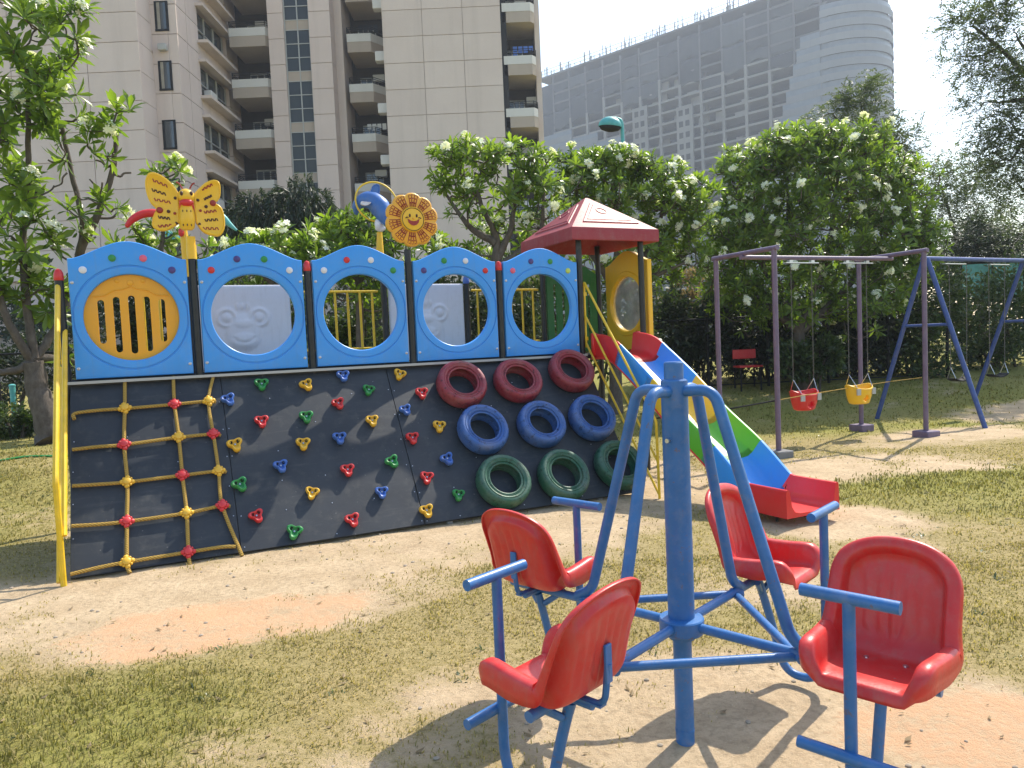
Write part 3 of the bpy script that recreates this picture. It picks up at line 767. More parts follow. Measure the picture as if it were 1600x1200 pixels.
for s in (-1, 1): mb.box(SX+s*.30-.03, SX+s*.30+.03, -.10, -.05, 1.40, 1.66, b=.012)
mb.build('entry_cheek', M['slide_red'], slide_o)
# --- rope net: ropes and clips
def ropes(px, off=.026):
    return [RP(*rp(u, v, off), off) for u, v in px]
Z2 = lambda l: [(60+a/3, 540+b/3) for a, b in l]
VR = [Z2(q) for q in ([(405, 160), (405, 295), (402, 465), (417, 640), (415, 825), (415, 1015), (428, 1066)], [(632, 146), (638, 275), (658, 430), (675, 608), (695, 785), (703, 968), (710, 1030)],
                      [(820, 142), (797, 262), (820, 415), (845, 588), (862, 750), (955, 985)])]
HR = [Z2(q) for q in ([(168, 345), (172, 318), (285, 303), (405, 295), (638, 275), (797, 260), (832, 264)], [(158, 488), (280, 474), (402, 465), (658, 430), (820, 415), (855, 422)],
                      [(158, 658), (285, 650), (417, 640), (675, 608), (845, 588), (882, 594)], [(155, 846), (285, 838), (415, 825), (695, 785), (862, 750), (900, 754)], [(150, 1072), (285, 1040), (415, 1015), (703, 968), (860, 944), (925, 942)])]
for q in VR+HR:
    mb = MB(); mb.tube(bez(ropes(q), 5), .0145, 8); mb.build('net_rope', M['rope'], play)
CLIPS = [((405, 295), (638, 275), (799, 261)), ((402, 465), (658, 430), (820, 415)), ((417, 640), (675, 608), (845, 588)), ((415, 825), (695, 785), (862, 750)), ((415, 1015), (703, 968))]
def clip_mesh():
    mb = MB(); mb.lathe([(.0001, .030), (.016, .030), (.024, .024), (.026, .010), (.024, -.012), (.0001, -.014)], 14)
    for k in range(4):
        a = PI/2*k; mb.ball((.030*math.cos(a), .030*math.sin(a), .004), .0165, 8)
    for k in range(4):
        a = PI/2*k+PI/4; mb.ball((.030*math.cos(a), .030*math.sin(a), .010), .009, 6)
    return mb
for j, row in enumerate(CLIPS):
    for i, q in enumerate(row):
        u, v = Z2([q])[0]; x, s = rp(u, v, .028); red = (i+j) % 2
        mb = clip_mesh(); Mx = ramp_matrix(x, s, .028, random.uniform(-.2, .2)) @ Matrix.Scale(1.22, 4); mb.v = [tuple(Mx @ Vector(p)) for p in mb.v]
        mb.build('rope_clip', M['hold_red' if red else 'hold_yellow'], play, label='red rope clip' if red else 'yellow rope clip')
# --- climbing holds
HOLDS = [('green', 409, 599), ('blue', 357, 623), ('yellow', 479, 600), ('blue', 536.5, 586), ('yellow', 625, 584), ('green', 576.5, 608), ('red', 529, 629), ('red', 659.5, 613), ('red', 409, 657), ('green', 479, 650),
         ('blue', 634, 639), ('yellow', 582, 656), ('yellow', 687, 665), ('red', 645, 683), ('yellow', 367.5, 694), ('yellow', 474, 692), ('blue', 531, 683), ('blue', 439, 727), ('red', 543.5, 733), ('green', 613, 720),
         ('blue', 699, 716), ('red', 667.5, 745), ('green', 375, 756), ('yellow', 488, 769), ('blue', 597, 768), ('green', 717, 772), ('yellow', 667, 797), ('red', 401, 805), ('red', 551, 811), ('green', 460, 830)]
def hold_loops():
    n = 36; base = []
    for i in range(n):
        a = 2*PI*i/n; r = .050+.0145*math.cos(3*(a-PI/2-PI/3)); r *= 1-.06*math.cos(2*a); base.append((r*math.cos(a)*1.08, r*math.sin(a)))
    return base
def hold_mb():
    b = hold_loops(); mb = MB(); sc = lambda k, z: [(x*k, y*k, z) for x, y in b]
    mb.rings([sc(.92, -.002), sc(1.0, .010), sc(1.07, .026), sc(1.08, .038), sc(1.0, .050), sc(.86, .055), sc(.66, .050), sc(.52, .034), sc(.2, .026)], cap1=True)
    for k in range(2):
        a = PI/2+(-1 if k else 1)*PI/3.0; mb.lathe([(.0125, .026), (.0125, .0555), (.0115, .0555), (.0001, .030)], 10, 1, Matrix.Translation((.034*math.cos(a), .034*math.sin(a), -.004)))
    mb.lathe([(.008, .022), (.008, .034), (.0001, .036)], 8, 2)
    return mb
hm = hold_mb()
for c, u, v in HOLDS:
    x, s = rp(u, v, .035); Mx = ramp_matrix(x, s, .0, random.uniform(-.45, .45)) @ Matrix.Scale(random.uniform(.92, 1.04), 4)
    mb = MB(); mb.add(hm.v, hm.f, 0, Mx); mb.m = list(hm.m)
    mb.build('climbing_hold', [M['hold_'+c], M['hole'], M['steel']], play, label=c+' moulded hand hold')
# --- tyres
def tyre_mb(R=.258, w=.165, b=.150):
    mb = MB()
    p = [(b+.008, .006), (b, .012), (b+.004, .035), (R*.70, .012), (R*.86, .0), (R*.955, .012), (R*.995, .032), (R, .055), (R, w-.055), (R*.985, w-.030), (R*.93, w-.006), (R*.86, w+.002), (R*.80, w-.001), (R*.785, w+.004), (R*.765, w-.002), (R*.70, w-.009), (R*.685, w-.004), (R*.665, w-.010), (b+.022, w-.018), (b+.010, w-.012), (b, w-.018), (b-.001, w-.034), (b+.012, w-.050), (R*.72, w-.055), (R*.86, w*.55), (R*.86, w*.35), (R*.72, .045), (b+.012, .040), (b+.008, .006)]
    mb.lathe(p, 108)
    for i_, (x_, y_, z_) in enumerate(mb.v):      # worn tread blocks on the running surface
        rr_ = math.hypot(x_, y_); a_ = i_//len(p)
        if rr_ > R*.97 and .02 < z_ < w-.02: f_ = 1-(.022 if (a_+(2 if z_ > w/2 else 0)) % 5 == 0 else 0); mb.v[i_] = (x_*f_, y_*f_, z_)
    return mb
tm = tyre_mb()
TY = [('red', 724.5, 594), ('red', 813, 588.5), ('red', 897, 573), ('blue', 758, 665), ('blue', 850, 657), ('blue', 929.5, 647), ('green', 791, 746), ('green', 885, 737), ('green', 973, 721)]
for k, (c, u, v) in enumerate(TY):
    x, s = rp(u, v, .155); mb = MB(); f = 1.04 if c == 'green' else 1.0
    mb.add(tm.v, tm.f, 0, ramp_matrix(x, s, .001, random.uniform(0, 6)) @ Matrix.Diagonal((f*random.uniform(.985, 1.015), f*(random.uniform(.965, 1.0)-.03*(k == 1)), random.uniform(.94, 1.04), 1)))
    mb.build('climbing_tyre', M['tyre_'+c], play, label=c+' painted tyre', angle=50)
# --- butterfly on the second post
def rounded_plate(mb, loop, y0, y1, e=.018, mat=0, off=(0, 0)):
    """plate with a soft edge from an outline in (x,z)"""
    c = (sum(p[0] for p in loop)/len(loop), sum(p[1] for p in loop)/len(loop))
    Q = lambda L, y: [(x+off[0], y, z+off[1]) for x, z in L]
    mb.rings([Q(shrink(loop, e, c), y1), Q(shrink(loop, e*.3, c), y1-e*.4), Q(loop, (y0+y1)/2), Q(shrink(loop, e*.3, c), y0+e*.35), Q(shrink(loop, e, c), y0), Q(shrink(loop, e*1.5, c), y0),
              Q(shrink(loop, e*2.1, c), y0+.008)], cap0=True, cap1=True, mat=mat)
bp = bpy.data.objects.new('butterfly_ornament', None); COL.objects.link(bp); bp.parent = play
BX, BZ = .965, 2.83   # body centre
def wing(px):
    L = bez([to2(u, v) for u, v in px], 6); return L
def to2(u, v):
    l = to_loc(on_plane(u, v, to_wor((0, -.02, 0)), PB)); return (l[0], 0, l[2])
Z1 = lambda l: [(a/4, 220+b/4) for a, b in l]
WL = Z1([(1118, 330), (1080, 275), (1030, 230), (970, 200), (925, 205), (905, 260), (915, 330), (940, 390), (975, 430), (955, 480), (950, 530), (985, 562), (1040, 565), (1090, 540), (1125, 515)])
WR = Z1([(1205, 340), (1240, 300), (1290, 258), (1340, 245), (1370, 262), (1378, 310), (1372, 360), (1345, 385), (1385, 420), (1405, 490), (1400, 560), (1370, 598), (1320, 595), (1265, 570), (1222, 515)])
for side_, W in ((1, WR), (-1, WL)):
    L = [to2(u, v) for u, v in W]; sm = bez(L, 5); lp = [(p[0], p[2]) for p in sm]
    if side_ < 0: lp = lp[::-1]
    mb = MB(); rounded_plate(mb, lp, -.055, .005, .014); w = mb.build('wing', M['yellow'], bp, angle=50)
    mbd = MB(); mbr = MB(); wx = sum(p[0] for p in lp)/len(lp)
    rows = [(955, 250, 1050, 290, 1), (950, 310, 1040, 340, 0), (965, 370, 1070, 390, 1), (990, 480, 1065, 490, 0), (990, 538, 1080, 530, 1)] if side_ < 0 else [(1260, 310, 1330, 275, 1), (1275, 370, 1325, 345, 0), (1275, 450, 1355, 440, 1), (1280, 500, 1365, 495, 0), (1270, 550, 1370, 552, 1)]
    for a, b, c_, d, red in rows:
        p, q = [np.array(to2(*Z1([k])[0])) for k in ((a, b), (c_, d))]
        for k in range(7):
            m0 = p+(q-p)*k/7; m1 = p+(q-p)*(k+.62)/7; dz = .012*(1 if k % 2 else -1)
            (mbr if red else mbd).tube([m0+np.array([0, -.045, -dz]), m1+np.array([0, -.045, dz])], .0065, 5)
    if side_ < 0: dots = [(998, 437, 20, 1), (1053, 445, 11, 0), (1092, 457, 9, 1), (1095, 362, 10, 0), (1103, 518, 10, 0)]
    else: dots = [(1330, 393, 20, 1), (1287, 415, 11, 0), (1252, 440, 9, 1), (1236, 375, 10, 0), (1245, 524, 10, 0)]
    for a, b, r, red in dots:
        p = to2(*Z1([(a, b)])[0]); (mbr if red else mbd).ball((p[0], -.050, p[2]), r/4/183*1.0, 8, 0, (1, .5, 1))
    mbr.build('red_marking', M['ink_red'], w); mbd.build('dark_marking', M['ink_dark'], w)
pt = lambda a, b: to2(*Z1([(a, b)])[0])
mb = MB(); b0, b1 = np.array(pt(1165, 430)), np.array(pt(1170, 560))
mb.tube([b0+np.array([0, -.045, .03]), b0+np.array([0, -.05, -.02]), (b0+b1)/2+np.array([0, -.05, 0]), b1+np.array([0, -.045, .02]), b1+np.array([0, -.04, -.0])], [.045, .062, .068, .062, .045], 16)
h = np.array(pt(1163, 352)); mb.ball((h[0], -.06, h[2]), .066, 12, 0, (1.05, .85, .98))
body = mb.build('body', M['yellow'], bp, angle=60)
mb = MB(); q = np.array(pt(1165, 395)); mb.ball((q[0], -.088, q[2]), .046, 12, 0, (1.25, .75, .72)); mb.build('mouth', M['red'], bp)
mb = MB()
for a, b in ((1133, 340), (1193, 340)): q = pt(a, b); mb.ball((q[0], -.104, q[2]), .017, 8, 0, (.8, .8, 1.2))
mb.build('eye', M['ink_dark'], bp)
mb = MB()
for (a, b), (c_, d) in (((1140, 305), (1100, 262)), ((1185, 305), (1215, 270))):
    p, q = np.array(pt(a, b)), np.array(pt(c_, d)); mb.tube(bez([p+np.array([0, -.06, 0]), (p+q)/2+np.array([0, -.06, .012]), q+np.array([0, -.06, 0])], 4), .007, 6)
mb.build('antenna', M['ink_red'], bp)
mb = MB()
for k in range(3):
    for s in (-1, 0, 1): q = b0+(b1-b0)*(.15+.33*k); mb.ball((q[0]+s*.032, -.112+abs(s)*.010, q[2]), .0085, 6, 0, (.6, .6, 1.3))
mb.build('body_marking', M['ink_dark'], bp)
mb = MB(); mb.tube([(1.0, 0, 2.46), (1.0, 0, 2.585)], .043, 14); mb.tube([(1.0, 0, 2.575), (1.0, -.01, 2.66)], .038, 14); mb.build('socket', M['yellow'], bp)
# --- smiling flower on the fourth post
fl = bpy.data.objects.new('flower_ornament', None); COL.objects.link(fl); fl.parent = play
fx, fz = 3.055, 2.865; n = 160; FR = .272
def pet(a, k=1.0):
    w = abs(math.sin(5*a+.35)); return FR*k*(.885+.115*w**.55)
F_ = lambda k, y: [(fx+pet(2*PI*i/n, k)*math.cos(2*PI*i/n)*1.02, y, fz+pet(2*PI*i/n, k)*math.sin(2*PI*i/n)) for i in range(n)]
mb = MB(); mb.rings([F_(.9, .015), F_(.99, .0), F_(1.0, -.02), F_(.985, -.04), F_(.93, -.055), F_(.5, -.045)], cap0=True, cap1=True); mb.build('petals', M['orange'], fl, angle=60)
mb = MB()
for i in range(10):
    for k in range(4):
        a = (i+.5+(k-1.5)*.21)*2*PI/10-.07+.35/5*0; r1 = pet(a)*.93
        mb.tube([(fx+math.cos(a)*.13, -.051, fz+math.sin(a)*.13), (fx+math.cos(a)*r1*.6, -.052, fz+math.sin(a)*r1*.6), (fx+math.cos(a)*r1, -.053, fz+math.sin(a)*r1)], .0042, 5)
        if k < 3:
            for rr in (.62, .78, .9): aa = a+.5*.21*2*PI/10; mb.ball((fx+math.cos(aa)*pet(aa)*rr, -.052, fz+math.sin(aa)*pet(aa)*rr), .0068, 6)
mb.build('petal_line', M['ink_red'], fl)
mb = MB(); mb.lathe([(.125, 0), (.124, .016), (.116, .022), (.108, .018), (.104, .018), (.06, .030), (.0001, .034)], 36, 0, frame_to((0, -1, 0), (fx, -.046, fz))); mb.build('face', M['yellow'], fl, angle=50)
mb = MB(); mb.tube([(fx+.112*math.cos(2*PI*k/40), -.066, fz+.112*math.sin(2*PI*k/40)) for k in range(40)], .004, 5, closed=True)
for s in (-1, 1):
    mb.ball((fx+s*.036, -.078, fz+.034), .013, 8, 0, (.8, .6, 1.4)); mb.tube(bez([(fx+s*.052, -.078, fz+.012), (fx+s*.066, -.077, fz+.018), (fx+s*.08, -.074, fz+.008)], 4), .005, 5)
mb.build('eye', M['ink_dark'], fl)
mo = [(fx-.062, fz+.004), (fx-.03, fz-.016), (fx, fz-.020), (fx+.03, fz-.016), (fx+.062, fz+.004), (fx+.052, fz-.034), (fx+.03, fz-.056), (fx, fz-.064), (fx-.03, fz-.056), (fx-.052, fz-.034)]
mb = MB(); mb.plate([mo[::-1]], -.083, -.06); mb.build('mouth', M['ink_red'], fl)
mb = MB(); mb.ball((fx, -.080, fz+.006), .014, 8, 0, (1.2, .7, .8)); mb.build('nose', M['orange'], fl)
# --- dolphin leaping through a ring on the rear post
dz = bpy.data.objects.new('dolphin_ornament', None); COL.objects.link(dz); dz.parent = play
to3 = lambda u, v, y=1.0: np.array(to_loc(on_plane(u, v, to_wor((0, y, 0)), PB)))
ZD = lambda a, b, y=1.0: to3(540+a/9.23, 270+b/9.23, y)
c0 = ZD(445, 420); mb = MB(); r1 = .232
mb.tube([(c0[0]+r1*1.02*math.cos(2*PI*k/48), 1.0+.06*math.sin(2*PI*k/48), c0[2]+r1*math.sin(2*PI*k/48)) for k in range(48)], .0105, 8, closed=True); mb.build('ring', M['rail_yellow'], dz)
mb = MB(); pts = [ZD(150, 600, 1.12), ZD(165, 480, 1.08), ZD(250, 410, 1.04), ZD(370, 400, 1.0), ZD(480, 480, .95), ZD(550, 600, .90), ZD(575, 700, .86), ZD(585, 760, .84)]
mb.tube(bez(pts, 5), [.012+.0*i for i in range(1)]*0+list(np.interp(np.linspace(0, 1, 36), [0, .12, .35, .6, .78, .88, 1.0], [.02, .05, .095, .115, .085, .045, .015])), 18)
dbody = mb.build('body', M['dolphin_blue'], dz, angle=80)
mb = MB(); f = [ZD(350, 290), ZD(385, 190), ZD(455, 165), ZD(490, 210), ZD(485, 300), ZD(460, 375)]
lp = [(p[0], p[2]) for p in bez(f+[f[0]], 4)[:-1]]; rounded_plate(mb, lp[::-1], .975, 1.02, .008); mb.build('fin', M['dolphin_blue'], dz)
mb = MB(); f = [ZD(190, 440), ZD(330, 455), ZD(260, 500), ZD(190, 480)]; lp = [(p[0], p[2]) for p in bez(f+[f[0]], 4)[:-1]]; rounded_plate(mb, lp[::-1], .88, .92, .006); mb.build('flipper', M['white'], dz)
mb = MB(); p = ZD(480, 740, .93); mb.ball(p, .062, 12, 0, (.8, .7, 1.0)); p = ZD(500, 800, .95); mb.ball(p, .055, 12, 0, (1.1, .8, .7)); mb.build('belly', M['white'], dz)
mb = MB(); a, b = ZD(490, 860), ZD(495, 1150)
mb.tube([a, b, (3.02, 1.0, 2.42)], [.030, .045, .047], 12); mb.build('socket', M['yellow'], dz)
# --- red armed bird ornament on the rear post behind the butterfly
br = bpy.data.objects.new('bird_ornament', None); COL.objects.link(br); br.parent = play
mb = MB(); ps = [to3(u, v) for u, v in ((199, 352), (207, 343), (222, 335), (240, 333), (262, 338))]; mb.tube(bez(ps, 5), list(np.interp(np.linspace(0, 1, 21), [0, .3, 1], [.024, .036, .045])), 12); mb.ball(ps[0], .024, 8); mb.build('wing', M['red'], br)
mb = MB(); ps = [to3(u, v) for u, v in ((320, 325), (345, 338), (358, 350), (370, 360))]; mb.tube(bez(ps, 5), list(np.interp(np.linspace(0, 1, 16), [0, .5, 1], [.05, .036, .012])), 12, 0); o = mb.build('tail', M['teal'], br)
mb = MB(); p = to3(290, 322, 1.0); mb.ball(p, .14, 12, 0, (1.1, .7, .62)); mb.build('body', M['red'], br)
mb = MB(); p = to3(283, 363, .95); mb.ball(p, .034, 10, 0, (.8, .8, 1.3)); mb.build('foot', M['red'], br)
mb = MB(); a, b = to3(288, 372), to3(292, 410); mb.tube([a+np.array([0, 0, .12]), a, b, (1.0, 1.0, 2.4)], [.03, .038, .042, .042], 12); mb.build('socket', M['yellow'], br)
# ------------------------------------------------------------------ four seat roundabout
mgr = thing('merry_go_round', 'blue four seat roundabout with red bucket seats in the sandy foreground', 'roundabout', (MC[0], MC[1], 0), math.radians(-43))
# lean of the post in the photograph: a degree or so
ZA = .475
mb = MB(); mb.tube([(0, 0, -.1), (0, 0, .13), (0, 0, .47)], .036, 20); mb.tube([(0, 0, .045), (0, 0, .055)], .0375, 20); mb.build('base_post', M['mgr_blue'], mgr)
mb = MB(); mb.tube([(0, 0, .42), (0, 0, 1.425)], .051, 28); mb.lathe([(.0001, 1.43), (.044, 1.43), (.051, 1.422)], 28); mb.build('sleeve', M['mgr_blue'], mgr)
mb = MB(); mb.lathe([(.037, 1.42), (.037, 1.492), (.033, 1.497), (.0001, 1.498)], 22); mb.build('top_pipe', M['mgr_blue'], mgr)
mb = MB(); mb.lathe([(.05, ZA-.035), (.082, ZA-.033), (.086, ZA-.028), (.086, ZA+.022), (.082, ZA+.027), (.05, ZA+.029)], 36); mb.build('hub', M['mgr_blue'], mgr)
mb = MB(); mb.tube([(0, -.05, 1.2), (0, -.066, 1.2)], .009, 8); mb.build('bolt', M['steel'], mgr)
RC = .455
cor = [(RC*math.cos(PI/2*k), RC*math.sin(PI/2*k)) for k in range(4)]
def arm_mb():
    mb = MB(); mb.tube([(.08, 0, ZA), (.90, 0, ZA-.005)], .0185, 12); return mb
def arch_mb():
    mb = MB(); mb.tube(bend([(.045, 0, 1.385), (.165, 0, 1.392), (RC-.025, 0, ZA+.05), (RC+.06, 0, ZA+.004)], .075, 8), .0215, 12); return mb
def ring_mb():
    mb = MB(); a, b = np.array((*cor[0], ZA)), np.array((*cor[1], ZA)); d = (b-a)/np.linalg.norm(b-a); mb.tube([a-d*.035+np.array([0, 0, -.012]), b+d*.035+np.array([0, 0, -.012])], .0165, 10); return mb
def quad_copies(mbf, name):
    o = mbf().build(name, M['mgr_blue'], mgr)
    for k in range(1, 4):
        c = o.copy(); COL.objects.link(c); c.parent = mgr; c.rotation_euler = (0, 0, PI/2*k)
quad_copies(arm_mb, 'radial_arm'); quad_copies(arch_mb, 'arched_tube'); quad_copies(ring_mb, 'ring_bar')
# seat unit: local frame at the seat post, +y = the way the rider faces (clockwise tangent), x to the rider's right
def seat_mb():
    """moulded bucket: unfolded outline wrapped over the seat profile, with a raised rolled rim"""
    prof = np.array([(.185, -.004), (.15, .002), (.05, -.010), (-.05, -.012), (-.098, .004), (-.130, .045), (-.150, .12), (-.172, .20), (-.196, .27), (-.214, .305)])
    prof = np.array(bez([(0, p[0], p[1]) for p in prof], 8))[:, 1:]
    cs = np.concatenate([[0], np.cumsum(np.linalg.norm(np.diff(prof, axis=0), axis=1))]); Ls = cs[-1]
    def base(sv):
        q = min(max(sv, .0), Ls); f, z = np.interp(q, cs, prof[:, 0]), np.interp(q, cs, prof[:, 1]); e = .012
        a0, a1 = max(q-e, 0), min(q+e, Ls); t = np.array([np.interp(a1, cs, prof[:, 0])-np.interp(a0, cs, prof[:, 0]), np.interp(a1, cs, prof[:, 1])-np.interp(a0, cs, prof[:, 1])]); t /= np.linalg.norm(t)
        p = np.array([f, z])+t*(sv-q); return p, np.array([t[1], -t[0]])*(1 if True else 1), t
    R0_ = .10
    def W(sv):
        w = np.interp(sv/Ls, [0, .12, .35, .5, .7, 1.0], [.128, .136, .148, .152, .150, .146])
        if sv > Ls-R0_: w *= max(0.0, 1-((sv-(Ls-R0_))/R0_)**2.5)**.5
        if sv < .025: w -= .012*(1-sv/.025)**2
        return w
    ss = list(np.linspace(.0, .03, 6))+list(np.linspace(.045, Ls-R0_, 24))+[Ls-R0_+R0_*math.sin(PI/2*k/16) for k in range(1, 17)]
    right = [(W(q), q) for q in ss]; left = [(-x, q) for x, q in right[::-1][1:]]; front = [(x, 0.0) for x in np.linspace(-W(0), W(0), 15)[1:-1]]
    O = right+left+front; n = len(O); C0 = np.array([0, Ls*.45]); hh = []; on = []
    for i, (x, q) in enumerate(O):
        p, r_ = np.array(O[i-1]), np.array(O[(i+1) % n]); t = r_-p; nn = np.array([t[1], -t[0]]); nn /= np.linalg.norm(nn)+1e-9; on.append(nn)
        h = np.interp(q/Ls, [0, .06, .25, .42, .55, .75, .9, 1.0], [.075, .085, .088, .088, .078, .054, .038, .030])
        if q < .028: h *= (q/.028)**.6 if i < len(right)+len(left) else 0
        if i >= len(right)+len(left): h = 0
        hh.append(h)
    def P3(x, q, up): p, nrm, t = base(q); p = p+nrm*up; return (x, p[0], .508+p[1])
    rings_ = []
    for k in np.linspace(.06, 1, 11):
        rings_.append([P3(*(C0+(np.array(o_)-C0)*k), .010*k**5+(.0042*math.cos(o_[0]*k*150) if (C0+(np.array(o_)-C0)*k)[1] > Ls*.58 and k < .9 else 0)) for o_ in O])
    for out_, fr, fa in ((.004, .22, .24), (.010, .55, .6), (.017, .85, .9), (.024, .98, 1.0), (.040, 1.0, 1.02), (.055, .95, 1.0), (.061, .82, .90), (.063, .60, .55), (.063, .48, .10)):
        rg = []
        for o_, nn, h in zip(O, on, hh):
            flat = h < .02; kk = h/.085
            x, q = np.array(o_)+nn*(out_*(.45+.55*min(1, max(kk, .75 if o_[1] > Ls*.6 else kk)))) ; rg.append(P3(x, q, h*(fr+(fa-fr)*min(1, max(0, 1.6-2.6*o_[1]/Ls)))-(.020*(out_/.054)**2 if flat and o_[1] < .03 else 0)+.010))
        rings_.append(rg)
    mb = MB(); mb.rings(rings_, cap0=True); return mb
unit_pos = (.725, 0)
def unit_objs():
    """meshes of one seat unit, at angle 0 (arm along +x, rider faces -y i.e. clockwise)"""
    T = Matrix.Translation((.725, 0, 0)) @ Matrix.Rotation(PI, 4, 'Z')
    out = []
    s = seat_mb(); s.v = [tuple(T @ Vector(p)) for p in s.v]
    o = s.build('seat', M['seat_red'], mgr, angle=70, fix=False)
    md = o.modifiers.new('shell', 'SOLIDIFY'); md.thickness = .006; md.offset = 0
    mb = MB()
    for x in (-.06, .06):
        for y in (-.02, .10): mb.lathe([(.009, 0), (.008, .004), (.0001, .005)], 10, 0, T @ Matrix.Translation((x, y-.03, .499)))
    b = mb.build('bolt', M['steel'], o); out.append(o)
    mb = MB(); t = lambda p: tuple(T @ Vector(p))
    mb.tube([t(p) for p in bend([(0, -.02, .455), (0, .02, .33), (0, .10, .045), (0, .235, .040), (0, .285, .16), (0, .285, .80)], .09, 8)], .0185, 12)
    mb.tube([t(p) for p in [(-.115, .03, .475), (-.02, .0, .405)]], .0135, 8); mb.tube([t(p) for p in [(.115, .03, .475), (.02, .0, .405)]], .0135, 8)
    mb.tube([t(p) for p in [(0, .14, .470), (0, -.11, .470)]], .0155, 8)
    out.append(mb.build('seat_support', M['mgr_blue'], mgr))
    mb = MB(); mb.box(-.016, .016, -.178, -.168, .56, .68, 0, T, .002); mb.box(-.016, .016, -.15, -.05, .478, .485, 0, T)
    mb.tube([t(p) for p in bend([(0, -.08, .478), (0, -.155, .486), (0, -.165, .56), (0, -.172, .62)], .05)], .011, 8)
    out.append(mb.build('back_strap', M['mgr_blue'], mgr))
    mb = MB(); mb.tube([t((-.14, .285, .808)), t((.14, .285, .808))], .0195, 14); out.append(mb.build('handlebar', M['mgr_blue'], mgr))
    mb = MB(); mb.tube([t((-.15, .305, .335)), t((.15, .305, .335))], .0185, 14); out.append(mb.build('footrest', M['mgr_blue'], mgr))
    return out
for o in unit_objs():
    for k in range(1, 4):
        c = copy_tree(o, mgr); c.rotation_euler = (0, 0, PI/2*k)

# ------------------------------------------------------------------ purple rectangular swing frame with two bucket swings
gB, gD, gC = gr(1217, 714), gr(1447, 682), gr(1360, 670)
sd = (gD-gB)/np.linalg.norm(gD-gB); sn = np.array([-sd[1], sd[0], 0]); ang = math.atan2(sd[1], sd[0]); SL = float(np.linalg.norm(gD-gB)); SW = 1.08
sw = thing('swing_frame', 'purple box shaped swing frame with two bucket swings, right of the slide', 'swing frame', gB, ang)
SH = 2.60
for x in (0, SL):
    for y in (0, SW):
        mb = MB(); mb.tube([(x, y, -.1), (x, y, SH)], .034, 14); p = mb.build('post', M['swing_purple'], sw)
        mb = MB(); mb.box(x-.13, x+.13, y-.13, y+.13, -.05, .085, b=.012); mb.build('footing', M['swing_purple'] if x else M['conc'], p)
    mb = MB(); mb.tube([(x, -.06, SH+.02), (x, SW+.06, SH+.02)], .032, 14); mb.build('portal_beam', M['swing_purple'], sw)
mb = MB(); mb.tube([(-.05, SW/2, SH-.03), (SL+.05, SW/2, SH-.03)], .030, 14); mb.build('top_beam', M['swing_purple'], sw)
hx = []
for u in (1256, 1342):
    p = on_plane(u, 612, gB+sn*SW/2, sn); hx.append(float((p-gB) @ sd))
for h in hx:
    mb = MB()
    mb.box(h-.30, h+.30, SW/2-.03, SW/2+.03, SH-.105, SH-.09)
    for s in (-1, 1): mb.box(h+s*.2-.03, h+s*.2+.03, SW/2-.022, SW/2+.022, SH-.10, SH-.06)
    mb.build('hanger', M['steel'], sw)
def bucket(name, h, zc, mat, label, group):
    q = gB+sd*h+sn*SW/2; w = thing(name, label, 'swing', (q[0], q[1], zc), ang, group)
    def fn(u, v):
        a = 2*PI*u; r = np.interp(v, [0, .1, .5, .85, 1.0], [.10, .135, .165, .175, .18]); z = np.interp(v, [0, .1, .5, 1.0], [0, .012, .12, .235])
        x = r*math.cos(a)*1.15; y = r*math.sin(a)*.80; z += .035*v*abs(math.cos(a))**3-.03*v*(math.sin(a) < 0)*abs(math.sin(a))
        return (x, y, z)
    mb = MB(); V = []; nu, nv = 40, 12
    F = []; P = [[fn(i/nu, j/nv) for i in range(nu)] for j in range(nv+1)]
    for j in range(nv):
        for i in range(nu):
            a = 2*PI*(i+.5)/nu; leg = (abs((a-1.5*PI)) < .30-.20*abs(j-3.5)/3.5 and 2 <= j <= 6)
            if leg: continue
            F.append((j*nu+i, j*nu+(i+1) % nu, (j+1)*nu+(i+1) % nu, (j+1)*nu+i))
    mb.add([p for r in P for p in r], F)
    o = mb.build('bucket_shell', M[mat], w, angle=60); md = o.modifiers.new('shell', 'SOLIDIFY'); md.thickness = .02; md.offset = 0
    mb = MB(); mb.tube([(.193*1.08*math.cos(2*PI*k/40), .80*.183*math.sin(2*PI*k/40), .235+.033*abs(math.cos(2*PI*k/40))**3-.03*(math.sin(2*PI*k/40) < 0)*abs(math.sin(2*PI*k/40))) for k in range(40)], .013, 8, closed=True)
    mb.lathe([(.0001, .0), (.11, .0)], 20, 0, Matrix.Diagonal((1.1, .8, 1, 1))); mb.build('rim', M[mat], w)
    for s in (-1, 1):
        mb = MB(); mb.tube([(s*.15, -.10, .24), (s*.19, 0, .42), (s*.15, .10, .24)], .006, 6); mb.build('triangle_link', M['steel'], w)
        mb = MB(); mb.box(s*.15-.035, s*.15+.035, -.135, -.118, .13, .22); mb.build('bracket', M['alu'], w)
        mb = MB(); L = SH-.10-zc
        k = 0; z = .42
        while z < L:
            a = k % 2*PI/2; mb.tube([(s*.19+.006*math.cos(a)*c1, .006*math.sin(a)*c1, z+.014+.017*c2) for c1, c2 in ((1, -.7), (1, .7), (0, 1.1), (-1, .7), (-1, -.7), (0, -1.1))], .0022, 4, closed=True); z += .026; k += 1
        mb.build('chain', M['chain'], w)
pz = [on_plane(u, v, gB+sn*SW/2, sn)[2] for u, v in ((1256, 640), (1342, 630))]
bucket('bucket_swing', hx[0], pz[0], 'red', 'red toddler bucket swing hanging on chains from purple frame', 'bucket swings')
bucket('bucket_swing', hx[1], pz[1], 'yellow', 'yellow toddler bucket swing hanging on chains from purple frame', 'bucket swings')

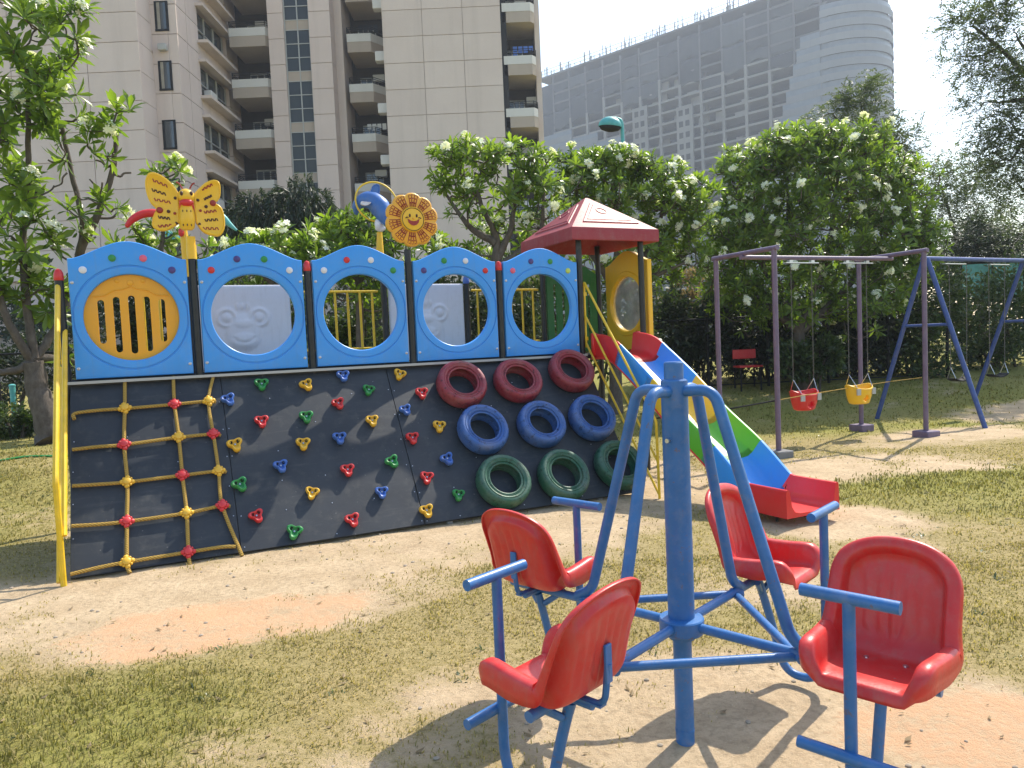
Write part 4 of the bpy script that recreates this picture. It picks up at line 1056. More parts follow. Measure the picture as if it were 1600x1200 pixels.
# ------------------------------------------------------------------ blue A frame swing behind it
aF, aBk, aF2 = gr(1523, 671), gr(1386, 653), gr(1535, 633)
ah = .0; zr = lambda p: hgt(p[0], p[1])
mid = (aF+aBk)/2; ad = aF2-aBk; AL = float(np.linalg.norm(ad)); ad = ad/AL; an = np.array([-ad[1], ad[0], 0]); half = float(np.linalg.norm(aF-aBk))/2
aang = math.atan2(ad[1], ad[0])
af = thing('swing_frame', 'blue A-frame swing set standing behind the purple frame near hedge', 'swing frame', (mid[0], mid[1], 0), aang)
AH = 2.62
for x in (0, AL):
    for s in (-1, 1):
        mb = MB(); g = mid+ad*x+an*s*half; mb.tube([(x, s*half, hgt(g[0], g[1])-.1), (x, s*.03, AH)], .036, 14); mb.build('leg', M['swing_blue'], af)
    mb = MB(); k = .40; mb.tube([(x, -half*k-.02, AH*(1-k)), (x, half*k+.02, AH*(1-k))], .026, 10); mb.build('cross_bar', M['swing_blue'], af)
mb = MB(); mb.tube([(-.08, 0, AH+.01), (AL+.08, 0, AH+.01)], .036, 14); mb.build('top_beam', M['swing_blue'], af)
for h in (.75, 2.0):
    mb = MB(); mb.box(h-.28, h+.28, -.03, .03, AH-.075, AH-.06); mb.build('hanger', M['steel'], af)
for i, h in enumerate((.85, 1.95)):
    q = mid+ad*h; w = thing('belt_swing', ('dark belt swing between blue A-frame legs, beside the front right leg', 'dark belt swing hanging near the farther pair of blue A-frame legs')[i], 'swing', (q[0], q[1], .62), aang, 'belt swings')
    mb = MB(); mb.grid(lambda u, v: ((u-.5)*.42, (v-.5)*.16, .05*(2*u-1)**2), 12, 3); o = mb.build('belt_seat', M['iron'], w); md = o.modifiers.new('shell', 'SOLIDIFY'); md.thickness = .02
    for s in (-1, 1):
        mb = MB(); mb.tube([(s*.2, -.07, .06), (s*.22, 0, .24), (s*.2, .07, .06)], .008, 6); mb.build('triangle_link', M['steel'], w)
        mb = MB(); mb.tube([(s*.22, 0, .24), (s*.24, 0, AH-.62-.07)], .005, 5); mb.build('chain', M['chain'], w)
# slack rope between the frames and the slide
mb = MB(); a = gr(1040, 650, .72); P0 = [at(1010, 655, 8.9), at(1100, 645, 9.0), at(1155, 636, 9.1), at(1216, 625, 9.30)]
mb.tube(bez(P0, 6), .011, 6); tag(mb.build('rope', M['iron'], None), 'slack dark rope stretched low to the purple swing post', 'rope')
mb = MB(); P1 = [at(1216, 625, 9.30), at(1290, 612, 9.9), at(1385, 597, 11.9), at(1440, 590, 12.6)]
mb.tube(bez(P1, 6), .006, 6); tag(mb.build('rope', M['rope'], None), 'pale slack rope behind the bucket swings', 'rope')
# ------------------------------------------------------------------ apartment tower, about 45 m away
apt = thing('apartment_tower', 'tall pink beige apartment tower with stacked balconies and glazed stair strip', 'apartment building', (-12, 46, 0))
AO = np.array([-12.0, 46.0, 0.0]); ST = 3.2; ZT = 29.0
X_ = lambda u, Y, v=150: float(at(u, v, Y)[0]-AO[0])
def wall(name, x0, x1, y0, y1, z0, z1, mat='facade', bands=None, zoff=0.0, step=ST/2, vj=()):
    """rendered wall built of panels with open joints over a dark backing"""
    mb = MB(); y0 -= AO[1]; y1 -= AO[1]; g = .035
    mb.box(x0+.02, x1-.02, y0+.05, y1, z0, z1, 1)
    zs = [z0]+[z for z in np.arange(zoff % step, z1, step) if z > z0+.2 and z < z1-.1]+[z1]; xs = [x0]+sorted(vj)+[x1]
    for a, b in zip(zs[:-1], zs[1:]):
        for c, d in zip(xs[:-1], xs[1:]): mb.box(c+(g/2 if c > x0 else 0), d-(g/2 if d < x1 else 0), y0, y1-.02, a+g/2, b-g/2, 0)
    return mb.build(name, [M[mat], M['groove']], apt, smooth=False)
zj = lambda u, v, Y: float(at(u, v, Y)[2])
# face A with its chamfer of slit windows
zA = zj(150, 67, 40); xA1 = X_(222, 40)
wall('wall', X_(-260, 40), xA1, 40, 44, 0, ZT, zoff=zA, step=zj(150, 67, 40)-zj(150, 113.5, 40), vj=(X_(140, 40), X_(20, 40)))
def window(x0, x1, y, z0, z1, d=.18, mull=True, name='window', ac=False):
    """frame set into the wall face at depth y, glass behind"""
    y -= AO[1]; fr = MB(); w = .07
    fr.box(x0-.05, x1+.05, y-.06, y+d, z0-.10, z0, 0); fr.box(x0-.05, x1+.05, y-.03, y+d, z1, z1+.06, 0)
    fr.box(x0-.05, x0+w, y-.03, y+d, z0, z1, 0); fr.box(x1-w, x1+.05, y-.03, y+d, z0, z1, 0)
    if mull: fr.box((x0+x1)/2-.03, (x0+x1)/2+.03, y-.015, y+d, z0, z1, 0)
    fo = fr.build(name, M['alu'] if not ac else M['iron'], apt, smooth=False)
    g = MB(); g.box(x0+w, x1-w, y-.004, y+.05, z0, z1); g.build('pane', M['glass'], fo, smooth=False)
    if random.random() < .5: c_ = MB(); c_.box(x0+w, x0+w+(x1-x0-2*w)*random.uniform(.3, .8), y-.010, y-.0045, z0+(z1-z0)*random.choice([0, .55]), z1); c_.build('blind', M['curtain'], fo, smooth=False)
# chamfer (angled wall) with slits
mb = MB(); xB0 = X_(239, 41.6); c0, c1 = (xA1, 40-AO[1]), (xB0, 41.6-AO[1])
mb.add([(c0[0], c0[1], 0), (c1[0], c1[1], 0), (c1[0], c1[1], ZT), (c0[0], c0[1], ZT), (c0[0]-.5, c0[1]+1.5, 0), (c0[0]-.5, c0[1]+1.5, ZT)], [(0, 1, 2, 3), (1, 4, 5, 2)]); mb.build('angled_wall', M['facade'], apt, smooth=False)
zs0 = zj(231, 51, 41)
d = np.array([c1[0]-c0[0], c1[1]-c0[1]]); L = np.linalg.norm(d); d = d/L
for k in range(-3, 6):
    z = zs0-.78+k*ST*.995
    if z < .5 or z > ZT-2: continue
    Mx = Matrix.Translation((c0[0]+d[0]*L*.35, c0[1]+d[1]*L*.35, 0)) @ Matrix.Rotation(math.atan2(d[1], d[0]), 4, 'Z')
    mb = MB(); mb.box(0, .50, -.03, .05, z, z+1.5, 0, Mx); o = mb.build('window', M['iron'], apt, smooth=False); mb = MB(); mb.box(.05, .45, -.04, .0, z+.06, z+1.44, 0, Mx); mb.build('pane', M['glass'], o, smooth=False)
# face B
xB1 = X_(288, 42); zB = zj(266, 150, 42)
wall('wall', xB0, xB1-.51, 41.6, 45, 0, ZT, zoff=zB, step=ST/2)
zw = zj(258, 118, 41.6)-.72
for k in range(-3, 6):
    z = zw+k*ST
    if z < .4 or z > ZT-2: continue
    xw = (X_(250, 41.6, 115)+X_(267, 41.6, 115))/2; window(xw-.32, xw+.32, 41.6, z, z+1.45, mull=False, ac=True)
    mb = MB(); mb.box(xw-.22, xw+.22, 41.6-AO[1]-.3, 41.6-AO[1]-.004, z+2.0, z+2.35, b=.03); mb.build('vent_box', M['alu'], apt) if k % 2 == 0 else None
# side wall C running back, with recessed bay windows and ledges
yC0, yC1 = 41.62, 51.0
mb = MB(); mb.box(xB1-3, xB1-.42, yC0-AO[1]+.06, yC1-AO[1], 0, ZT, 1)
zst = [0]+[z for z in np.arange(zB % (ST/2), ZT, ST/2) if z > .3]+[ZT]
for a, b in zip(zst[:-1], zst[1:]):
    for p, q in ((yC0, 42.9), (42.94, 44.5), (49.0, yC1)): mb.box(xB1-.5, xB1, p-AO[1], q-AO[1], a+.02, b-.02, 0)
zl = zj(345, 118, 47)
for k in range(-5, 6):
    z = zl+k*ST
    if z < -.2: continue
    mb.box(xB1-.5, xB1, 44.54-AO[1], 48.96-AO[1], max(z, 0), z+1.05, 0)
mb.build('side_wall', [M['facade'], M['groove']], apt, smooth=False)
for k in range(-5, 6):
    z = zl+k*ST
    if z < 0 or z > ZT-2.5: continue
    mb = MB(); mb.box(xB1+.003, xB1+.62, 44.3-AO[1], 49.1-AO[1], z+.95, z+1.12, 0); mb.box(xB1+.003, xB1+.45, 44.3-AO[1], 49.1-AO[1], z-.14, z+.02, 0)
    mb.build('ledge', M['facade2'], apt, smooth=False)
    mb = MB(); y0, y1 = 44.6-AO[1], 48.9-AO[1]
    for y in np.linspace(y0, y1, 4): mb.box(xB1-.28, xB1-.20, y-.04, y+.04, z+1.12, z+3.05)
    mb.box(xB1-.28, xB1-.20, y0, y1, z+2.0, z+2.06); o = mb.build('window', M['alu'], apt, smooth=False)
    mb = MB(); mb.box(xB1-.34, xB1-.29, y0, y1, z+1.05, z+3.06); mb.build('pane', M['glass'], o, smooth=False)
    if k % 2: mb = MB(); mb.box(xB1-.15, xB1+.3, 45.2-AO[1], 46.1-AO[1], z+1.12, z+1.72, b=.03); mb.build('air_conditioner', M['balc_white'], apt)
# recesses with balconies
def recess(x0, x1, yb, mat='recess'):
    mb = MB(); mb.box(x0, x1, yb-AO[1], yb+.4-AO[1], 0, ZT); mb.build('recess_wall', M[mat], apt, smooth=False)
def balcony(x0, x1, yf, yb, z, ch0=.0, ch1=.9, hh=1.15):
    """z = top of the parapet; white upper band, beige lower band, chamfered corners"""
    yf -= AO[1]; yb -= AO[1]; c = [(x0, yb), (x0, yf+ch0), (x0+ch0, yf), (x1-ch1, yf), (x1, yf+ch1*1.3), (x1, yb)]
    if ch0 == 0: c.pop(1); c[1] = (x0, yf)
    zb = z-hh*1.02; zm = z-.52; ce = (sum(p[0] for p in c)/len(c), (yf+yb)/2)
    def band(za, zc, off, mat, name, par):
        o = MB(); lp = [(ce[0]+(x-ce[0])*(1+off), (ce[1]+(y-ce[1])*(1+off)) if y < yb-.01 else y) for x, y in c]; n = len(lp)
        o.rings([[(x, y, za) for x, y in lp], [(x, y, zc) for x, y in lp]], cap0=True, cap1=True); return o.build(name, M[mat], par, smooth=False)
    b = band(zb, zm, 0, 'balc_beige', 'balcony', apt); band(zm+.004, z, .012, 'balc_white', 'parapet_band', b)
    mb = MB()
    for (p, q) in zip(c[:-1], c[1:]):
        for zz in (.16, .30, .42): mb.tube([(p[0], p[1]+.06, z+zz), (q[0], q[1]+.06, z+zz)], .022, 5)
        n = max(1, int(math.dist(p, q)/1.0))
        for k in range(n): mb.box(p[0]+(q[0]-p[0])*k/n-.02, p[0]+(q[0]-p[0])*k/n+.02, p[1]+(q[1]-p[1])*k/n+.04, p[1]+(q[1]-p[1])*k/n+.08, z-.02, z+.44)
    mb.build('railing', M['iron'], b, smooth=False)
    # door glazing on the back wall
    w = MB(); wx0, wx1 = x0+(x1-x0)*.12, x0+(x1-x0)*.62
    w.box(wx0, wx1, yb-.08, yb-.003, z-.9, z+1.25); d_ = w.build('balcony_door', M['glass'], b, smooth=False)
    w = MB()
    for k in range(4): xx = wx0+(wx1-wx0)*k/3; w.box(xx-.035, xx+.035, yb-.13, yb-.083, z-.9, z+1.3)
    w.box(wx0, wx1, yb-.13, yb-.083, z+1.2, z+1.3); w.build('frame', M['alu'], d_, smooth=False)
    if random.random() < .6:
        w = MB(); xx = x0+(x1-x0)*random.uniform(.3, .7); w.box(xx, xx+.8, yb-.6, yb-.2, z+.9, z+1.35, b=.03); w.build('air_conditioner', M['balc_white'], b)
    elif random.random() < .6:
        w = MB(); xx = x0+(x1-x0)*random.uniform(.2, .6)
        for k in range(4): w.box(xx+k*.33, xx+k*.33+.26, yf+.5, yf+.53, z+.45-random.uniform(0, .35), z+.75)
        w.build('washing', M[random.choice(['balc_white', 'hold_blue', 'net_dark'])], b, smooth=False)
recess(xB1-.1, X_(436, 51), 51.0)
z1 = zj(390, 43, 48.2)
for k in range(-4, 3): balcony(X_(364, 48.2), X_(432, 48.2), 48.2, 51.0, z1+k*ST, 0, .5)
# stair tower D with the glass strip, E
zD = zj(440, 20, 48)
xd0, xd1, xg1, xe1 = X_(425, 48), X_(449, 48), X_(489, 48), X_(522, 48)
wall('wall', xd0, xd1, 48, 52, 0, ZT, zoff=zD); wall('wall', xg1, xe1, 48, 52, 0, ZT, zoff=zD)
mb = MB(); mb.box(xe1+.003, X_(543, 49.8), 49.2-AO[1], 52-AO[1], 0, ZT); mb.build('return_wall', M['facade2'], apt, smooth=False)
for k in range(9):   # one glazed unit per storey
    z = zj(468, 36, 48)-.35+(k-5)*ST
    fr = MB(); yy = 48.25-AO[1]
    for x in (xd1+.003, (xd1+xg1)/2, xg1-.073): fr.box(x, x+.07, yy-.05, yy+.05, z, z+ST-.005)
    for zz in (0, .62, 1.48, 2.34): fr.box(xd1+.08, xg1-.08, yy-.04, yy+.04, z+zz, z+zz+.05)
    o = fr.build('stair_window', M['alu'], apt, smooth=False)
    g = MB(); g.box(xd1+.06, xg1-.06, yy+.0, yy+.02, z+.62, z+ST); g.build('pane', M['glass_strip'], o, smooth=False)
    g = MB(); g.box(xd1+.06, xg1-.06, yy-.012, yy+.024, z+.05, z+.62); g.build('spandrel', M['balc_beige'], o, smooth=False)
# middle balconies
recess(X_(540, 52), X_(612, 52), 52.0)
z2 = zj(570, 52, 49.2)
for k in range(-4, 3): balcony(X_(547, 49.2), X_(603, 49.2), 49.2, 52.0, z2+k*ST, .0, .8)
for k in range(-3, 3):
    mb = MB(); mb.box(X_(600, 47.5)-.4, X_(600, 47.5)+.2, 47.3-AO[1], 47.9-AO[1], z2+k*ST+.7, z2+k*ST+1.3, b=.03); mb.build('air_conditioner', M['balc_white'], apt)
# face F
xf0, xf1 = X_(603, 46.8), X_(787, 46.8)
wall('wall', xf0, xf1, 46.8, 52, 0, ZT, 'facade2', zoff=zj(700, 54, 46.8), step=ST/2, vj=(X_(665, 46.8), X_(728, 46.8)))
recess(xf1, X_(842, 50), 49.6)
mb = MB(); mb.box(xf1+.003, xf1+.35, 46.9-AO[1], 49.6-AO[1], 0, ZT); mb.build('return_wall', M['conc_dark'], apt, smooth=False)  # near-black strip, the shade of the recess edge put into its colour
z3 = zj(812, 4, 46.9)
for k in range(-5, 2): balcony(X_(790, 46.9), X_(840, 46.9), 46.9, 49.6, z3+k*ST, 0, .25)
mb = MB(); mb.box(X_(838, 49), X_(846, 49), 48.0-AO[1], 50-AO[1], 0, ZT); mb.build('end_wall', M['facade2'], apt, smooth=False)
mb = MB(); mb.box(X_(-260, 40), X_(846, 49), 52.1-AO[1], 62-AO[1], 0, ZT); mb.build('core_wall', M['facade2'], apt, smooth=False)
# podium ledges at the foot of face A
mb = MB()
for z, dpt in ((4.3, .5), (3.2, .35), (6.0, .25)): mb.box(X_(-200, 40), xA1-.2, 40-AO[1]-dpt, 40-AO[1]-.003, z, z+.22)
mb.build('ledge', M['facade2'], apt, smooth=False)

# ------------------------------------------------------------------ unfinished office block in the haze
PL = at(843, 150, 320.0); PR = at(1285, 100, 240.0)
fd = np.array([PR[0]-PL[0], PR[1]-PL[1], 0]); FL = float(np.linalg.norm(fd)); fd /= FL; foff = math.atan2(fd[1], fd[0])
ob = thing('unfinished_office_block', 'huge unfinished concrete office block with netting, hazy in the distance', 'office building', (PL[0], PL[1], 0), foff)
def face_pt(u, v):
    n = np.array([-fd[1], fd[0], 0]); p = on_plane(u, v, PL*np.array([1, 1, 0]), n); return float((p-PL) @ fd), float(p[2])
s0, zroof = face_pt(843, 118); s1, zr1 = face_pt(1180, 0)
FS = 4.0; NF = 29
for k in range(1, NF):
    mb = MB(); mb.box(0, FL+2, -1.0, 26, k*FS-.75, k*FS); mb.build('floor_slab', M['conc' if k < 24 else 'slab_far'], ob, smooth=False)
mb = MB(); mb.box(0, FL+2, 7, 7.5, 0, NF*FS-8); mb.box(0, 1, 1, 26, 0, NF*FS-8); mb.build('shade_backing', M['conc_dark'], ob, smooth=False)  # near-black sheet standing for the shade deep inside the open floors
NC = 15
for k in range(NC):
    s = FL*k/(NC-1); top = NF*FS-4-random.uniform(0, 3)
    lo_ = [22, 22, 23, 23, 24, 23, 23, 24, 23, 22, 23, 23, 22, 21, 21][k]*FS; mb = MB(); mb.box(s-.5, s+.5, -1.25, -.2, 0, lo_, 0); mb.box(s-.32, s+.32, -1.22, -.2, lo_+.01, top, 1); mb.build('column', [M['conc'], M['slab_far']], ob, smooth=False)
# partition walls and stacked material standing in the open floors
r_ = random.Random(21)
for q in range(96):
    f = r_.randint(12, 23); s = FL*r_.uniform(.3, .85); w_ = r_.choice([.6, 1.2, 2.5, 4]); mb = MB(); y_ = r_.uniform(.5, 4); mb.box(s, s+w_, y_, y_+1.2, f*FS+.01, f*FS+r_.choice([1.0, 1.6, FS-.6])); mb.build('partition_wall', M['conc'], ob, smooth=False)
# netting hung between the slabs of the upper storeys, ragged along its lower edge
for k in range(NC-1):
    lo = [22, 22, 23, 23, 24, 23, 23, 24, 23, 22, 23, 23, 22, 21][k]; f = NF-2
    while f > lo:
        n_ = r_.choice([1, 2, 3]); g_ = max(lo, f-n_)+(r_.uniform(-.5, .3) if f-n_ <= lo else 0); a = FL*k/(NC-1)+r_.uniform(-.3, .3); b = FL*(k+1)/(NC-1)+r_.uniform(-.3, .3); j = r_.uniform(-.05, .05)-(.30 if r_.random() < .62 else 0)
        if r_.random() > .10:
            mb = MB(); mb.grid(lambda u, v: (a+(b-a)*u, -.82+j-.12*math.sin(u*PI*3+k)*math.sin(v*PI*n_), g_*FS+(f*FS-.1-g_*FS)*v+(1-v)*.5*math.sin(u*7+k*2.1)), 14, 8); o = mb.build('netting', M['net_dark' if r_.random() < .65 else 'net_grey'], ob, fix=False)
            md = o.modifiers.new('cloth', 'SOLIDIFY'); md.thickness = .06
        f -= n_
mb = MB()
for k in range(120):
    s = random.uniform(0, FL); h = random.uniform(1, 4.5); mb.box(s-.12, s+.12, -.5, -.3, (NF-1)*FS, (NF-1)*FS+h)
for h in (1.2, 2.6): mb.box(0, FL, -.5, -.35, (NF-1)*FS+h, (NF-1)*FS+h+.15)
mb.build('roof_scaffold', M['conc'], ob, smooth=False)
# pale glazing already fitted: low on the left, stepped up at the right, round the curved end
def glaze(a, b, f, y=-1.9):
    mb = MB(); mb.box(a, b, y, y+.4, f*FS-.9, f*FS+1.3, 0); mb.box(a, b, y+.1, y+.3, f*FS+1.3, f*FS+3.1, 1); mb.build('glazing_band', [M['clad_far'], M['glass_far']], ob, smooth=False)
for f in range(1, 22): glaze(0, FL*(.37 if f < 20 else .37-.11*(f-19)), f)
for f in range(1, 24): glaze(FL*(.80+.0105*max(0, f-9)), FL, f)
CRr = 15.5
mb = MB(); prof = []
for f in range(0, 26):
    prof += [(CRr+.9, f*FS-.9), (CRr+.9, f*FS+1.3), (CRr+.3, f*FS+1.32), (CRr+.3, f*FS+3.05)]
for f in range(0, 26):
    T = Matrix.Translation((FL, CRr-1.9+.9, 0))
    mb.lathe([(CRr+.9, f*FS-.9), (CRr+.9, f*FS+1.3)], 40, 0, T, -PI/2, PI/2); mb.lathe([(CRr+.9, f*FS+1.3), (CRr+.3, f*FS+1.32)], 40, 0, T, -PI/2, PI/2); mb.lathe([(CRr+.3, f*FS+1.32), (CRr+.3, f*FS+3.1)], 40, 1, T, -PI/2, PI/2)
mb.build('curved_glazing', [M['clad_far'], M['glass_far']], ob, fix=False, smooth=True)
mb = MB(); mb.lathe([(CRr-.5, 0), (CRr-.5, (NF-2)*FS), (.001, (NF-2)*FS)], 40, 0, Matrix.Translation((FL, CRr-1.9+.9, 0)), -PI/2, PI/2); mb.build('shade_backing', M['conc_dark'], ob)
# stair cores with small windows
for a, b, top in ((.40, .455, 22), (.56, .615, 21)):
    mb = MB(); mb.box(FL*a, FL*b, -1.7, -.9, 0, top*FS); c = mb.build('core_wall', M['conc'], ob, smooth=False)
    for f in range(6, top):
        for k in (.28, .68):
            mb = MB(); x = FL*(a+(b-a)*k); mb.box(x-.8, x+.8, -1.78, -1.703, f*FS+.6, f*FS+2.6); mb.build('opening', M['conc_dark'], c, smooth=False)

# ------------------------------------------------------------------ street lamps
def street_lamp(u, v, Y, hs, label, flip=1):
    p = at(u, v, Y); l = thing('street_lamp', label, 'street lamp', (p[0], p[1], 0), 0, 'teal street lamps'); H = p[2]
    mb = MB(); mb.tube(bend([(.16*flip, 0, 0), (.16*flip, 0, H-.14), (.13*flip, 0, H-.02), (-.02*flip, 0, H+.02)], .1, 6), [.06]+[.05]*(0)+[.045]*9 if False else .042, 10); mb.build('pole', M['teal'], l)
    mb = MB(); mb.lathe([(.30*hs, -.02), (.31*hs, 0), (.29*hs, .10*hs), (.22*hs, .20*hs), (.12*hs, .26*hs), (.0001, .28*hs)], 24, 0, Matrix.Translation((-.12*flip, 0, H-.16)) @ Matrix.Rotation(.12*flip, 4, 'Y') @ Matrix.Diagonal((1.15, .8, 1, 1)))
    h = mb.build('lamp_head', M['teal'], l)
    mb = MB(); mb.lathe([(.29*hs, -.01), (.24*hs, -.10*hs), (.1*hs, -.15*hs), (.0001, -.16*hs)], 20, 0, Matrix.Translation((-.12*flip, 0, H-.16)) @ Matrix.Rotation(.12*flip, 4, 'Y') @ Matrix.Diagonal((1.15, .8, 1, 1))); mb.build('lens', M['conc_dark'], h)
street_lamp(961, 186, 17.5, .78, 'teal street lamp with domed head above the middle flowering tree')
street_lamp(275, 363, 17.5, .75, 'teal street lamp pole behind the yellow butterfly ornament')
# ------------------------------------------------------------------ foliage
def unit(a): return a/np.maximum(np.linalg.norm(a, axis=-1, keepdims=True), 1e-9)
def leaf_arrays(P, D, Nn, L, W, curl=.25, fold=.18):
    """8-vertex blades: obovate, folded along the midrib, tip drooping"""
    Sd = unit(np.cross(D, Nn)); n = len(P); L = L[:, None]; W = W[:, None]; c = curl if np.ndim(curl) else np.full(n, curl); c = np.asarray(c)[:, None]
    pt = lambda t: P+D*L*t-Nn*L*c*t*t
    a, b, e = pt(.36), pt(.72), pt(1.0); up = Nn*W*fold
    V = np.stack([P, a-Sd*W*.33+up, a, a+Sd*W*.33+up, b-Sd*W*.5+up, b, b+Sd*W*.5+up, e], 1).reshape(-1, 3)
    k = (np.arange(n)*8)[:, None]
    T = np.array([(0, 2, 1), (0, 3, 2), (1, 2, 5), (1, 5, 4), (2, 3, 6), (2, 6, 5), (4, 5, 7), (5, 6, 7)])
    F = (k[:, :, None]+T[None]).reshape(-1, 3)
    return V, F
def join(parts):
    V = []; F = []; A = []; o = 0
    for v, f, a in parts:
        V.append(v); F.append(f+o); A.append(a); o += len(v)
    return np.concatenate(V), np.concatenate(F), np.concatenate(A)
def rosettes(tips, axes, L0, n=13, spread=1.0, seed=1):
    r = np.random.default_rng(seed); m_ = len(tips); Z = unit(axes)
    ref = np.where(np.abs(Z[:, 2:3]) < .9, [[0, 0, 1.0]], [[1.0, 0, 0]]); X = unit(np.cross(ref, Z)); Y = np.cross(Z, X)
    P = []; D = []; Nn = []; L = []; A = []
    size = r.uniform(.75, 1.15, m_); tone = r.uniform(0, 1, m_)
    for i in range(n):
        keep = r.random(m_) < .93
        az = i*2.39996+r.uniform(-.3, .3, m_)+tone*6; f = (i+.5)/n
        el = np.radians(18+82*(1-f)*spread+r.uniform(-12, 12, m_))
        R_ = X*np.cos(az)[:, None]+Y*np.sin(az)[:, None]
        d = Z*np.cos(el)[:, None]+R_*np.sin(el)[:, None]; nn = Z*np.sin(el)[:, None]-R_*np.cos(el)[:, None]
        P.append((tips-Z*(.10*L0*(1-f)))[keep]); D.append(d[keep]); Nn.append(nn[keep]); L.append((L0*size*(.55+.45*math.sin(PI*min(1, .25+(1-f)*.8)))*r.uniform(.85, 1.12, m_))[keep])
        A.append(np.clip(.18+.62*f*r.uniform(.5, 1.1, m_)+.25*(tone-.5), 0, 1)[keep])
    P, D, Nn, L, A = [np.concatenate(q) for q in (P, D, Nn, L, A)]
    V, F = leaf_arrays(P, D, Nn, L, L*r.uniform(.22, .31, len(L)), r.uniform(.05, .42, len(L)))
    return V, F, np.repeat(A, 8)
def flower_heads(tips, axes, size=.045, seed=2):
    """loose heads of five petalled flowers"""
    r = np.random.default_rng(seed); P = []; D = []; Nn = []; L = []
    for p, a in zip(tips, unit(axes)):
        for k in range(r.integers(11, 20)):
            c = p+a*.06+unit(r.normal(size=3)+a*.8)*r.uniform(.03, .095); ax = unit(unit(c-p)+a*.5+r.normal(size=3)*.3)
            x = unit(np.cross(ax, [.3, .5, .8])); y = np.cross(ax, x); s = size*r.uniform(.8, 1.2)
            for q in range(5):
                an = 2*PI*q/5+.4*k; d = x*math.cos(an)+y*math.sin(an); P.append(c); D.append(unit(d+ax*.35)); Nn.append(unit(ax-d*.35)); L.append(s)
    P, D, Nn, L = np.array(P), np.array(D), np.array(Nn), np.array(L)
    V, F = leaf_arrays(P, D, Nn, L, L*.62, .15, .05)
    return V, F, np.repeat(r.random(len(L)), 8)
def lobe_tips(lobes, seed=1, inner=.45, up=.55):
    """points through the outer volume of several ellipsoids and outward axes"""
    r = np.random.default_rng(seed); T = []; A = []
    for c, rad, n in lobes:
        c = np.array(c, float); rad = np.array(rad, float)
        d = unit(r.normal(size=(n, 3))+np.array([0, -.15, .25])); q = (inner+(1-inner)*r.random(n)**.6)*r.uniform(.82, 1.18, n)
        T.append(c+d*rad*q[:, None]); A.append(unit(d+np.array([0, 0, up])+r.normal(size=(n, 3))*.22))
    T, A = np.concatenate(T), np.concatenate(A); return T, A
def skeleton(name, parent, trunk, limbs, tips, mat, r_trunk, r_tip=.014, seed=1, sides=7, limb_k=1.0):
    """trunk and limbs as given polylines, then a curved branch from each tip to the nearest limb point"""
    r = np.random.default_rng(seed); mb = MB(); nodes = []
    def add(poly, r0, r1):
        P = bez(poly, 5); rr = np.linspace(r0, r1, len(P)); P = [p+r.normal(size=3)*rr[i]*.12 for i, p in enumerate(P)]
        mb.tube(P, list(rr), 12 if r0 > .06 else sides); return [(p, q) for p, q in zip(P, rr)]
    flare = bez(trunk, 6); rr = np.linspace(r_trunk, r_trunk*.72, len(flare)); rr[0] *= 1.35; rr[1] *= 1.12
    flare = [p+r.normal(size=3)*q*.05 for p, q in zip(flare, rr)]
    mb.tube(flare, list(rr), 16); nodes += list(zip(flare[2:], rr[2:]))
    for l in limbs: nodes += add(l, r_trunk*.62*limb_k, r_trunk*.16)[1:]
    NP = np.array([p for p, _ in nodes]); NR = np.array([q for _, q in nodes])
    order = np.argsort([np.min(np.linalg.norm(NP-t, axis=1)) for t in tips])
    for i in order:
        t = tips[i]; d = np.linalg.norm(NP-t, axis=1)+np.maximum(0, NP[:, 2]-t[2])*1.2+r.uniform(0, .12, len(NP)); j = int(np.argmin(d)); p = NP[j]
        Ld = np.linalg.norm(t-p)
        if Ld < .04: continue
        m1 = p+(t-p)*.4+np.array([0, 0, -.10*Ld])+r.normal(size=3)*.09*Ld; m2 = p+(t-p)*.75+np.array([0, 0, -.06*Ld])+r.normal(size=3)*.06*Ld
        P = bez([p, m1, m2, t], 3); r0 = min(NR[j]*.8, r_tip*(1.2+1.1*Ld)); rr = np.linspace(r0, r_tip, len(P))
        mb.tube(P, list(rr), 6)
        NP = np.concatenate([NP, np.array(P[2:-1])]); NR = np.concatenate([NR, rr[2:-1]])
    return mb.build(name, M[mat], parent, angle=70, fix=False)
def frangipani(label, base, trunk, limbs, lobes, L0=.29, seed=1, flowers=.12, bare=(), r_trunk=.12, n=13, group='flowering frangipani trees', dens=1.3, limb_k=1.0, inner=.45):
    t = thing('frangipani_tree', label, 'tree', base, 0, group); b = np.array(base, float)
    lobes = [(np.array(c)-b, r, k) for c, r, k in lobes]; lobes = [(c, r, int(k*dens)) for c, r, k in lobes]; T, A = lobe_tips(lobes, seed, inner)
    bt = np.array([np.array(p)-b for p in bare]) if len(bare) else np.zeros((0, 3))
    skeleton('trunk', t, [np.array(p)-b for p in trunk], [[np.array(p)-b for p in l] for l in limbs], np.concatenate([T, bt]), 'bark', r_trunk, .013, seed, limb_k=limb_k)
    V, F, a = rosettes(T, A, L0, n, 1.0, seed+5); np_mesh('crown', V, F, M['leaf_frangi'], t, attr={'age': a})
    r = np.random.default_rng(seed+9); w = (r.random(len(T)) < flowers*.62*(1+1.2*(A[:, 2] > .5)))
    if w.sum(): V, F, a = flower_heads(T[w]+A[w]*.05, A[w], .048, seed+3); o = np_mesh('blossoms', V, F, M['petal'], t, attr={'age': a}); o['kind'] = 'stuff'
    return t
